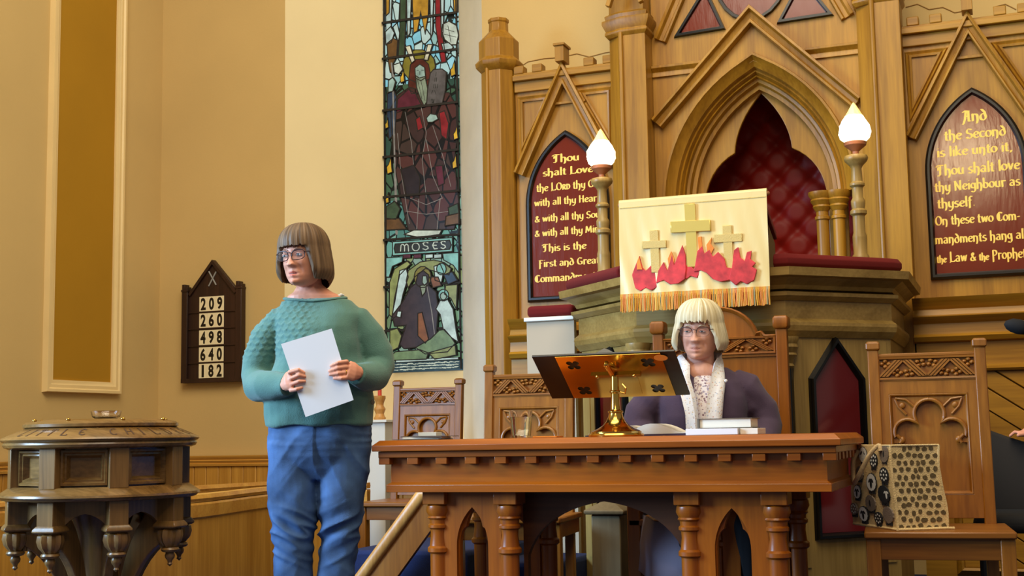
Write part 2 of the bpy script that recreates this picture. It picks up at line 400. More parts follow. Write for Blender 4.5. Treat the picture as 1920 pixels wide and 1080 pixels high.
# ------------------------------------------------------------------ stained glass window
def sg(name, rgb, st=.75, field=None):
    m = mat(name, tuple(v * .2 for v in rgb), .3, spec=.25, emit=(rgb, st)); n = m.node_tree.nodes; L = m.node_tree.links; b = n['Principled BSDF']
    tc = n.new('ShaderNodeTexCoord'); t = n.new('ShaderNodeTexNoise'); t.inputs['Scale'].default_value = 16; t.inputs['Detail'].default_value = 3
    L.new(tc.outputs['Object'], t.inputs['Vector'])
    r = n.new('ShaderNodeValToRGB'); c = lin(rgb)
    r.color_ramp.elements[0].position = .3; r.color_ramp.elements[1].position = .7
    r.color_ramp.elements[0].color = tuple(v * .66 for v in c[:3]) + (1,); r.color_ramp.elements[1].color = tuple(min(1, v * 1.25) for v in c[:3]) + (1,)
    L.new(t.outputs['Fac'], r.inputs[0]); src = r.outputs[0]
    if field:
        mp = n.new('ShaderNodeMapping'); mp.inputs['Scale'].default_value = (1, 0, .62); L.new(tc.outputs['Object'], mp.inputs[0])
        v = n.new('ShaderNodeTexVoronoi'); v.inputs['Scale'].default_value = field[0]; L.new(mp.outputs[0], v.inputs['Vector'])
        rr = n.new('ShaderNodeValToRGB'); rr.color_ramp.interpolation = 'CONSTANT'
        sp = n.new('ShaderNodeSeparateColor'); L.new(v.outputs['Color'], sp.inputs[0]); L.new(sp.outputs[0], rr.inputs[0])
        e = rr.color_ramp.elements; cs = field[1]; e[0].color = lin(cs[0]); e[1].position = 1 / len(cs); e[1].color = lin(cs[1])
        for i in range(2, len(cs)): q = e.new(i / len(cs)); q.color = lin(cs[i])
        mx = n.new('ShaderNodeMix'); mx.data_type = 'RGBA'; mx.blend_type = 'MIX'; mx.inputs[0].default_value = .72
        L.new(src, mx.inputs[6]); L.new(rr.outputs[0], mx.inputs[7])
        v2 = n.new('ShaderNodeTexVoronoi'); v2.feature = 'DISTANCE_TO_EDGE'; v2.inputs['Scale'].default_value = field[0]; L.new(mp.outputs[0], v2.inputs['Vector'])
        mt = n.new('ShaderNodeMath'); mt.operation = 'GREATER_THAN'; mt.inputs[1].default_value = .055; L.new(v2.outputs['Distance'], mt.inputs[0])
        m2 = n.new('ShaderNodeMix'); m2.data_type = 'RGBA'; m2.inputs[6].default_value = (.006, .006, .005, 1)
        L.new(mt.outputs[0], m2.inputs[0]); L.new(mx.outputs[2], m2.inputs[7]); src = m2.outputs[2]
    L.new(src, b.inputs['Emission Color'])
SG = {}
def sgm(key, *a, **k): sg('glass_' + key, *a, **k); SG[key] = len(SG)
sgm('sky', (150, 200, 205), 1.25, field=(17, ((150, 205, 215), (178, 205, 195), (120, 190, 205), (196, 208, 190), (140, 175, 160))))
sgm('foliage', (60, 92, 70), 1.15, field=(15, ((52, 84, 66), (70, 98, 66), (44, 70, 60), (84, 106, 84))))
sgm('teal', (96, 150, 136), 1.15, field=(19, ((110, 165, 148), (90, 140, 130), (130, 172, 150), (74, 120, 108))))
sgm('lower', (104, 140, 112), 1.1, field=(16, ((120, 160, 120), (150, 160, 100), (86, 128, 104), (150, 180, 160), (110, 130, 84))))
sgm('brown', (78, 50, 44), .95, field=(11, ((76, 46, 40), (88, 56, 48), (62, 44, 40), (98, 54, 46), (70, 56, 46))))
for k_, c_ in dict(halo=(128, 116, 42), cream=(222, 214, 178), hair=(92, 42, 32), face=(158, 182, 164), beard=(136, 146, 118), red=(140, 36, 38),
                   plum=(92, 36, 46), stone=(96, 88, 82), gold=(186, 136, 44), flame=(226, 176, 52), white=(186, 206, 196), dgreen=(62, 78, 52),
                   dark=(44, 34, 34), monk=(58, 42, 40), olive=(140, 146, 84), rust=(128, 76, 34), rock=(112, 134, 92), cyan=(128, 182, 168),
                   title=(46, 46, 38), letter=(196, 204, 184), navy=(48, 62, 78), strip=(44, 66, 72), serpent=(104, 72, 38), staff=(140, 132, 120)).items():
    sgm(k_, c_, 1.15)
SG['lead'] = len(SG)
YF = YG - .012
g = MB()
def px2(seq, Y=YF): return pts(Y, seq)
def zband(key, y0, y1, Y=YG + .0):
    z0 = onY(790, y1, Y)[1]; z1 = onY(790, y0, Y)[1] if y0 > 0 else GZ1
    g.cur = SG[key]
    if y0 <= 0: g.plate([[(GX0, z0), (GX1, z0), (GX1, z1), (-3.81, z1 + .45), (GX0, z1)]], Y - .004, Y + .01)
    else: g.box(GX0, GX1, Y - .004, Y + .01, z0, z1)
zband('sky', 0, 155); zband('foliage', 155, 372); zband('teal', 372, 450); zband('lower', 480, 676); zband('teal', 450, 480); zband('strip', 676, 697)
lay = [0]
def piece(key, seq, line=.0035):
    lay[0] += 1; d = YF - .00022 * lay[0]
    P = px2(seq, YF); g.cur = SG[key]; g.plate([P], d, YG - .002)
    if line: g.cur = SG['lead']; g.sweep(P, [(-line, d - .002), (line, d - .002), (line, YG), (-line, YG)], closed=True)
def ell(cx, cy, rx, ry, n=14, a=0): return [(cx + rx * math.cos(2 * PI * i / n) * math.cos(a) - ry * math.sin(2 * PI * i / n) * math.sin(a), cy + rx * math.cos(2 * PI * i / n) * math.sin(a) + ry * math.sin(2 * PI * i / n) * math.cos(a)) for i in range(n)]
def stroke(key, seq, wd):
    lay[0] += 1; d = YF - .00022 * lay[0]; g.cur = SG[key]; g.sweep(px2(seq, YF), [(-wd, d), (wd, d), (wd, YG), (-wd, YG)])
# upper figures
for x0, x1 in ((722, 736), (762, 772), (806, 814), (826, 834)): piece('white', [(x0, -30), (x1, -30), (x1 - 3, 62), (x0 + 2, 70)])
piece('dgreen', [(751, -30), (763, -30), (760, 60), (758, 108), (747, 104), (750, 50)])
piece('gold', [(772, -30), (805, -30), (803, 30), (797, 62), (789, 22), (783, 58), (776, 62), (774, 20)])
piece('gold', [(724, -30), (731, -30), (730, 24), (724, 30)]); piece('gold', [(848, -30), (858, -30), (858, 22), (852, 26)])
piece('red', [(816, -30), (825, -30), (827, 50), (832, 80), (837, 116), (828, 118), (822, 84), (817, 50)])
piece('letter', [(830, 46), (842, 40), (856, 48), (860, 66), (856, 84), (846, 84), (834, 74), (829, 60)])
piece('white', [(828, 82), (842, 80), (850, 88), (844, 100), (832, 98)])
for q in ((834, 54, 852, 60), (832, 64, 856, 70), (840, 48, 846, 80)): stroke('lead', [(q[0], q[1]), (q[2], q[3])], .002)
piece('white', [(723, 60), (733, 50), (740, 62), (734, 80), (724, 84)])
piece('serpent', [(726, 82), (738, 72), (746, 76), (744, 108), (736, 122), (738, 138), (732, 136), (728, 112)])
piece('letter', [(738, 122), (750, 118), (756, 130), (748, 140), (740, 136)])
piece('halo', ell(786, 124, 31, 31))
piece('hair', [(770, 122), (778, 112), (794, 111), (804, 121), (810, 150), (808, 172), (772, 176), (766, 160)])
piece('brown', [(747, 178), (768, 164), (800, 172), (842, 174), (856, 200), (857, 262), (852, 300), (862, 392), (852, 430), (766, 432), (752, 372), (742, 320), (736, 262), (733, 204)])
piece('navy', [(727, 176), (739, 170), (746, 186), (741, 250), (730, 262), (726, 220)])
piece('plum', [(744, 188), (766, 168), (780, 176), (790, 196), (762, 204), (744, 212)])
piece('red', [(780, 224), (788, 218), (794, 240), (784, 246)]); piece('red', [(824, 212), (834, 208), (842, 232), (838, 262), (828, 254)])
piece('plum', [(816, 312), (830, 310), (834, 344), (822, 350)]); piece('dark', [(752, 318), (776, 310), (788, 334), (786, 372), (762, 364)])
for q in (((760, 210), (772, 268), (776, 310)), ((790, 200), (800, 250), (792, 300), (800, 372)), ((812, 236), (830, 290), (846, 350)), ((746, 250), (752, 320), (768, 420)),
          ((770, 372), (800, 384), (830, 372)), ((786, 372), (782, 430)), ((826, 372), (820, 432)), ((762, 396), (800, 402), (848, 396)), ((800, 262), (812, 330), (830, 372))): stroke('staff', q, .0016)
piece('face', [(779, 128), (788, 121), (797, 127), (799, 146), (790, 152), (780, 147)])
piece('beard', [(780, 142), (787, 147), (798, 144), (803, 168), (801, 192), (796, 199), (788, 182), (782, 164)])
for q in (((784, 150), (792, 186)), ((790, 150), (798, 190)), ((782, 133), (786, 132)), ((791, 132), (796, 132)), ((788, 134), (788, 141))): stroke('dark', q, .0016)
piece('cream', [(761, 88), (770, 86), (779, 114), (773, 119)]); piece('cream', [(803, 84), (812, 84), (803, 114), (796, 113)])
piece('stone', [(808, 138), (814, 131), (830, 130), (838, 136), (836, 170), (830, 196), (801, 197), (803, 168)])
for x_, y_ in ((819, 140), (817, 150), (820, 150), (815, 162), (818.5, 162), (822, 162), (812, 190), (815, 190)): stroke('title', [(x_, y_ - 4), (x_ - .8, y_ + 4)], .0022)
for q in (((810, 176), (813, 170)), ((816, 170), (819, 178)), ((810, 186), (813, 194)), ((813, 194), (815, 186))): stroke('title', q, .0016)
piece('face', [(801, 222), (808, 214), (820, 216), (823, 224), (812, 230), (803, 230)])
piece('face', [(730, 152), (738, 146), (743, 154), (738, 172), (729, 174)])
stroke('staff', [(738, 170), (741, 300), (744, 440)], .004); stroke('staff', [(735, 118), (738, 146)], .004)
for cx, cy, s_ in ((756, 146, 1), (851, 132, 1.2), (856, 252, 1.1), (854, 306, 1.1), (727, 234, .8), (732, 314, 1.3), (728, 374, .8)):
    piece('flame', [(cx - 3 * s_, cy + 10 * s_), (cx - 4 * s_, cy), (cx - 1 * s_, cy - 4 * s_), (cx + 2 * s_, cy - 14 * s_), (cx + 3 * s_, cy), (cx + 4 * s_, cy + 7 * s_)], .0025)
piece('dgreen', [(726, 388), (742, 378), (752, 392), (744, 412), (726, 410)]); piece('dgreen', [(842, 390), (860, 382), (862, 400), (844, 404)])
piece('serpent', [(726, 412), (750, 410), (764, 430), (726, 432)]); piece('serpent', [(838, 406), (862, 400), (862, 420), (836, 424)])
piece('letter', [(760, 440), (778, 432), (830, 432), (826, 440), (790, 446)])
# title plate
piece('cyan', [(738, 454), (850, 446), (850, 472), (738, 480)]); piece('title', [(743, 458), (845, 451), (848, 460), (845, 468), (743, 475), (741, 466)])
def letters(txt, cells, wd, key='letter'):
    for ch, (x, y, w_, h_) in zip(txt, cells):
        for seq in {'M': [[(0, 0), (.05, .8), (.25, 1), (.5, .75), (.5, 0)], [(.5, .75), (.75, 1), (.95, .8), (1, 0)]], 'O': [ell(.5, .5, .45, .5, 12) + [(.95, .5)]],
                    'S': [[(.85, .85), (.5, 1), (.15, .8), (.3, .55), (.75, .42), (.85, .2), (.5, 0), (.1, .15)]], 'E': [[(.9, .9), (.4, .95), (.15, .5), (.4, .05), (.9, .1)], [(.2, .5), (.75, .5)]]}[ch]:
            stroke(key, [(x + a * w_, y - b * h_) for a, b in seq], wd)
letters('MOSES', [(753, 472, 15, 14), (774, 471, 15, 15), (793, 469, 14, 15), (811, 468, 13, 15), (827, 467, 12, 15)], .0035)
# lower scene
piece('cyan', [(726, 484), (758, 482), (756, 492), (738, 500), (732, 520), (726, 520)]); piece('cyan', [(832, 476), (862, 474), (862, 512), (852, 498), (834, 488)])
for x_ in (764, 784, 806, 822): piece('white' if x_ % 4 else 'plum', [(x_ - 6, 478), (x_ + 8, 477), (x_ + 8, 484), (x_ - 6, 485)], .002)
piece('olive', [(733, 530), (742, 505), (766, 490), (772, 496), (752, 516), (742, 560), (738, 596), (732, 590)])
piece('white', [(752, 508), (764, 504), (768, 520), (758, 552), (750, 590), (736, 600), (744, 560)])
piece('olive', [(768, 508), (790, 492), (816, 488), (832, 492), (848, 504), (844, 516), (826, 512), (800, 504), (780, 520), (768, 540), (764, 528)])
piece('white', [(816, 500), (828, 496), (834, 510), (830, 530), (818, 526)]); piece('navy', [(834, 516), (850, 510), (860, 526), (842, 534)])
piece('halo', ell(795, 520, 16, 20)); piece('cyan', ell(830, 505, 9, 11))
piece('monk', [(786, 514), (796, 508), (806, 516), (806, 536), (820, 548), (824, 580), (820, 630), (812, 648), (760, 654), (752, 646), (764, 610), (742, 612), (738, 592), (758, 566), (772, 540), (782, 532)])
piece('face', [(795, 518), (802, 518), (804, 530), (798, 536), (794, 530)]); piece('beard', [(790, 536), (802, 534), (800, 548), (794, 556)])
piece('rust', [(808, 520), (824, 520), (830, 536), (814, 540)]); piece('rust', [(786, 588), (794, 586), (806, 636), (800, 644), (786, 630)])
stroke('staff', [(802, 532), (812, 586), (820, 650)], .003)
piece('white', [(748, 584), (756, 584), (754, 596), (746, 594)])
piece('olive', [(838, 536), (860, 534), (858, 580), (848, 560), (836, 552)])
piece('cyan', ell(834, 554, 10, 11)); piece('face', ell(834, 556, 6, 7)); piece('white', [(828, 564), (842, 562), (852, 580), (858, 622), (862, 642), (850, 634), (834, 618), (828, 590), (820, 580)])
piece('rock', [(782, 652), (810, 636), (826, 620), (836, 618), (848, 632), (856, 644), (842, 660), (800, 664)])
piece('rock', [(732, 672), (744, 660), (790, 656), (806, 662), (802, 674), (736, 676)]); piece('olive', [(806, 662), (856, 648), (858, 666), (818, 674)])
piece('olive', [(734, 620), (748, 616), (756, 630), (750, 652), (734, 660)])
piece('white', [(745, 676), (862, 670), (862, 674), (745, 680)], .002)
random.seed(3)
for row in range(3):
    x_ = 742
    while x_ < 860:
        L_ = random.uniform(1.5, 4); y_ = 684 + row * 5 - (x_ - 742) * .05
        stroke('letter', [(x_, y_), (x_ + L_, y_ + random.uniform(-1.5, 1.5))], random.uniform(.001, .0022)); x_ += L_ + random.uniform(1.2, 2.6)
# side leads
g.cur = SG['lead']
for xx in (GX0 + .012, GX1 - .012): g.box(xx - .006, xx + .006, YF - .002, YG, GZ0, GZ1)
win = thing('window_1', (-3.81, YG, GZ0), 'tall stained glass lancet window in the cream recess', 'window'); win['kind'] = 'structure'
obj('glass', g, ['glass_' + k for k in list(SG)[:-1]] + ['lead'], win, smooth=0)
for yl in (35, 103, 201, 289, 365, 446, 535, 618):
    z_ = onY(790, yl, YG)[1]; obj('saddle_bar', MB().box(GX0 + .002, GX1 - .002, YG - .03, YG - .012, z_ - .008, z_ + .008), 'lead', win)

# ================================================================== GOTHIC SCREEN
YS = 7.35; XC = -1.31
scr = thing('gothic_screen', (XC, YS, 0), 'carved oak gothic screen filling the wall behind the pulpit', 'screen')
def octo(xc, yc, r, n=8, rot=PI / 8): return [(xc + r * math.cos(2 * PI * i / n + rot), yc + r * math.sin(2 * PI * i / n + rot)) for i in range(n)]
def oring(xc, yc, prof, rot=PI / 8): # stacked octagons
    return [[(x, y, z) for x, y in octo(xc, yc, r, 8, rot)] for r, z in prof]
# corner column with cap
cx_ = -2.885
m = MB(); m.loft(oring(cx_, 7.36, [(.112, 0), (.112, 3.06)])); m.tube([(cx_ - .04, 7.255, .7), (cx_ - .04, 7.255, 3.06)], .012, 8)
obj('corner_column', m, 'oak_v', scr, bevel=.004)
m = MB(); m.loft(oring(cx_, 7.36, [(.112, 3.04), (.145, 3.075), (.15, 3.10), (.125, 3.125), (.125, 3.24), (.062, 3.305), (.06, 3.36), (.066, 3.365), (.066, 3.385)]))
obj('column_cap', m, 'oak_v', scr, bevel=.003)
for sx, xc in (('l', -2.025), ('r', -.598)):
    m = MB()
    m.plate([[(xc - .118, 7.40), (xc - .118, 7.27), (xc - .03, 7.2), (xc + .118, 7.2), (xc + .118, 7.40)]], .9, 3.15, FP)
    m.tube([(xc - .028, 7.195, .9), (xc - .028, 7.195, 3.15)], .014, 10)
    obj('tall_column', m, 'oak_v', scr, bevel=.003)
    m = MB(); m.loft([[(xc - a, 7.40, z), (xc - a, 7.24 - (a - .118) * .6, z), (xc - .03, 7.2 - (a - .118), z), (xc + a, 7.2 - (a - .118), z), (xc + a, 7.40, z)]
        for a, z in ((.118, 3.13), (.135, 3.15), (.135, 3.165), (.128, 3.17), (.15, 3.215), (.15, 3.235), (.13, 3.24), (.135, 3.265), (.11, 3.28), (.11, 3.7), (.03, 4.2))])
    for s_ in (-1, 1): m.sweep([(xc + .03 + s_ * .10, 3.28), (xc + .03, 3.56)], [(-.014, 7.08), (.014, 7.08), (.014, 7.12), (-.014, 7.12)])
    obj('column_pinnacle', m, 'oak_v', scr, bevel=.003)
# side bays
def side_bay(xc, hw, mir):
    m = MB(); x0, x1 = xc - hw, xc + hw
    m.box(x0, x1, YS, YS + .08, 1.3, 2.97); m.sweep([(x0, 1.47), (x1, 1.47)], [(0, YS), (.0, YS - .03), (-.02, YS - .05), (-.05, YS - .05), (-.05, YS)])
    obj('bay_panel', m, 'oak_v', scr)
    m = MB(); m.box(x0, x1, YS - .05, YS + .06, 2.965, 3.0); m.box(x0, x1, YS - .02, YS + .06, 2.90, 2.965); m.box(x0, x1, YS - .03, YS + .04, 3.0, 3.015)
    obj('bay_cornice', m, 'oak_h', scr, bevel=.004)
    k = 0
    for dx in (-.285, -.165, .165, .285):
        obj('merlon', MB().loft([[(xc + dx + a * .032, YS + b, z) for a, b in ((-1, -.035), (1, -.035), (1, .04), (-1, .04))] for z in (3.012, 3.062)]), 'oak_h', scr, bevel=.005)
    # gable
    fz, az = 2.40, 3.055; sl = hw - .0
    P = [(xc + sl, fz), (xc, az), (xc - sl, fz)]
    prof = [(-.0, YS), (-.0, YS - .055), (-.018, YS - .06), (-.024, YS - .035), (-.045, YS - .03), (-.05, YS - .045), (-.062, YS - .045), (-.066, YS)]
    P2 = [(xc - sl, fz), (xc, az), (xc + sl, fz)]
    m = MB(); m.sweep(P2, [(-o, d) for o, d in [(0, YS), (0, YS - .06), (.016, YS - .066), (.022, YS - .04), (.044, YS - .034), (.05, YS - .05), (.06, YS - .05), (.064, YS)]])
    m.sweep([(xc - .135, 2.805), (xc + .135, 2.805)], [(-.008, YS), (-.008, YS - .02), (.008, YS - .02), (.008, YS)])
    m.box(xc - .028, xc + .028, YS - .09, YS + .02, az - .01, az + .085); m.box(xc - .036, xc + .036, YS - .1, YS + .03, az + .085, az + .1)
    obj('bay_gable', m, 'oak_v', scr, bevel=.002)
    for s_ in (-1, 1):
        T = [(xc + s_ * (hw - .05), 2.84), (xc + s_ * (hw - .185), 2.84), (xc + s_ * (hw - .05), 2.585)]
        if s_ > 0: T = T[::-1]
        obj('spandrel_moulding', MB().sweep(T, [(0, YS), (0, YS - .012), (.012, YS - .016), (.018, YS - .004), (.03, YS - .012), (.036, YS)], closed=True), 'oak_v', scr)
side_bay(-2.457, .32, 0); side_bay(-.137, .352, 1)
# centre bay
m = MB(); hx = .596
m.plate([[(XC - hx, 1.3), (XC - hx, 3.6), (XC + hx, 3.6), (XC + hx, 1.3)] + [(x, z) for x, z in reversed(apex_arch(XC, .52, 1.3, 2.13, .80, 12))]], YS, YS + .05)
obj('centre_panel', m, 'oak_v', scr, smooth=0)
m = MB(); arcp = arch(XC, .40, 2.13, .67, 14)
m.sweep(arcp, [(0, 7.58), (0, 7.51), (.022, 7.505), (.03, 7.47), (.046, 7.465), (.05, 7.43), (.062, 7.44), (.07, 7.405), (.082, 7.41), (.088, 7.375), (.13, 7.335), (.137, 7.32), (.15, 7.32), (.156, 7.35), (.156, 7.58)])
obj('arch_moulding', m, 'oak_v', scr, smooth=25)
m = MB(); P2 = [(XC - hx, 2.635), (XC, 3.245), (XC + hx, 2.635)]
m.sweep(P2, [(-o, d) for o, d in [(0, YS), (0, YS - .07), (.016, YS - .075), (.024, YS - .045), (.05, YS - .035), (.056, YS - .052), (.07, YS - .052), (.076, YS)]])
for s_ in (-1, 1):
    a_, b_ = (XC - hx, XC - .3) if s_ < 0 else (XC + .3, XC + hx)
    m.sweep([(a_, 2.925), (b_, 2.925)], [(-.03, YS), (-.03, YS - .016), (.0, YS - .01), (.02, YS - .035), (.035, YS - .035), (.035, YS)])
    q = [(XC - hx + .02, 3.13), (XC, 4.35)] if s_ < 0 else [(XC, 4.35), (XC + hx - .02, 3.13)]
    m.sweep(q, [(0, YS), (0, YS - .03), (-.02, YS - .035), (-.03, YS - .015), (-.055, YS - .015), (-.06, YS - .03), (-.075, YS - .03), (-.08, YS)])
obj('centre_gable', m, 'oak_v', scr, bevel=.002)
# black framed red panels above the gable
def framed(name, P, holes_mat='tablet_red', fw=.02):
    a = sum(P[i][0] * P[(i + 1) % len(P)][1] - P[(i + 1) % len(P)][0] * P[i][1] for i in range(len(P)))
    P = P if a > 0 else P[::-1]
    o = obj(name, MB().plate([P], YS - .008, YS + .01), holes_mat, scr, smooth=0)
    obj('frame', MB().sweep(P, [(0, YS), (0, YS - .012), (-.006, YS - .024), (-fw, YS - .024), (-fw - .004, YS)], closed=True), 'black_gloss', o)
framed('inset_panel', pts(YS, [(1278, 62), (1350, 50), (1322, -10)])); framed('inset_panel', pts(YS, [(1470, 36), (1549, 24), (1505, -30)]))
cxx, czz = onY(1408, -42, YS)
framed('inset_panel', [(cxx + .2 * math.cos(t * PI / 12), czz + .03 + .27 * math.sin(t * PI / 12)) for t in range(24)])
# trefoil board and buttoned leather
def quad_curve(p0, p1, p2, n=6): return [((1 - t) ** 2 * p0[0] + 2 * t * (1 - t) * p1[0] + t * t * p2[0], (1 - t) ** 2 * p0[1] + 2 * t * (1 - t) * p1[1] + t * t * p2[1]) for t in [i / n for i in range(n + 1)]]
half = [(.36, 1.3), (.36, 2.12)] + quad_curve((.36, 2.12), (.345, 2.36), (.167, 2.445), 8)[1:] + quad_curve((.167, 2.445), (.155, 2.62), (0, 2.79), 8)[1:]
tre = [(XC + x, z) for x, z in half] + [(XC - x, z) for x, z in reversed(half[:-1])]
m = MB(); m.plate([[(XC - .47, 1.3), (XC - .47, 2.98), (XC + .47, 2.98), (XC + .47, 1.3)] + tre], 7.56, 7.585)
obj('trefoil_board', m, 'oak_v', scr, smooth=0, bevel=.004)
m = MB(); nx, nz = 76, 110; vs = []
for j in range(nz + 1):
    for i in range(nx + 1):
        u = i / nx; v = j / nz; X = XC - .48 + .96 * u; Z = 1.3 + 1.6 * v
        p, q = (X - XC) / .215, (Z - 1.5) / .215
        a, b = p + q, p - q                                            # diamond lattice
        d = min(math.hypot((p - round(p)) * .215, (q - round(q)) * .215), math.hypot((p - .5 - round(p - .5)) * .215, (q - .5 - round(q - .5)) * .215))
        cr = min(abs(a - round(a)), abs(b - round(b)))
        h = .035 * (1 - math.exp(-(d / .035) ** 2)) * (.62 + .38 * min(1, cr * 5))
        vs.append((X, 8.06 - h, Z))
m.add(vs, [(j * (nx + 1) + i, j * (nx + 1) + i + 1, (j + 1) * (nx + 1) + i + 1, (j + 1) * (nx + 1) + i) for j in range(nz) for i in range(nx)])
m.box(XC - .485, XC + .485, 8.08, 8.12, 1.29, 2.97)
up = obj('buttoned_back', m, 'leather', scr, smooth=60); 
for j in range(13):
    for i in range(-4, 5):
        if (i + j) % 2 == 0: obj('button', MB().ball((XC + i * .1075, 8.054, 1.5 + (j - 1) * .1075), .010, 8, 6), 'leather', up)
# colonettes with capitals
for s_ in (-1, 1):
    for dx in (.345, .435):
        obj('colonette', MB().lathe([(.034, 1.4), (.034, 1.98), (.042, 1.985), (.042, 2.0), (.034, 2.005), (.034, 2.05)], (XC + s_ * dx, 7.40, 0), 16), 'oak_v', scr)
    m = MB()
    for dx in (.345, .435): m.lathe([(.036, 2.03), (.052, 2.055), (.048, 2.065), (.064, 2.09), (.058, 2.1), (.074, 2.125), (.074, 2.14)], (XC + s_ * dx, 7.40, 0), 18)
    obj('capital', m, 'oak_v', scr)
# plinth of the screen, both sides
bp = [(0, .0), (0, 1.255), (-.03, 1.262), (-.045, 1.285), (-.02, 1.30), (-.015, 1.355), (-.02, 1.36), (-.05, 1.375), (-.06, 1.39), (-.02, 1.40), (-.01, 1.43), (-.05, 1.47), (-.06, 1.49), (.2, 1.49), (.2, 0)]
for a_, b_ in ((-2.775, -2.42), (-.49, 1.4)):
    m = MB(); m.loft([[(x, 7.2 + d, z) for d, z in bp] for x in (a_, b_)])
    obj('plinth', m, 'oak_h', scr)
def clip(poly, nx_, ny_, c):
    out = []
    for i in range(len(poly)):
        p, q = poly[i], poly[(i + 1) % len(poly)]; dp = nx_ * p[0] + ny_ * p[1] - c; dq = nx_ * q[0] + ny_ * q[1] - c
        if dp <= 0: out.append(p)
        if dp * dq < 0: t = dp / (dp - dq); out.append((p[0] + (q[0] - p[0]) * t, p[1] + (q[1] - p[1]) * t))
    return out
m = MB(); rect = [(-.30, .1), (.05, .1), (.05, 1.1), (-.30, 1.1)]
for k in range(-4, 14):
    P = clip(clip(rect, .57, .82, (k + 1) * .094 - .006), -.57, -.82, -(k * .094))
    if len(P) > 2: m.plate([P], 7.17, 7.2)
obj('diagonal_boarding', m, 'oak_h', scr, bevel=.004, smooth=0)
m = MB(); m.sweep([(-.30, .1), (.05, .1), (.05, 1.1), (-.30, 1.1)], [(0, 7.2), (0, 7.15), (-.012, 7.14), (-.02, 7.15), (-.035, 7.17), (-.04, 7.2)], closed=True)
obj('boarding_frame', m, 'oak_h', scr)
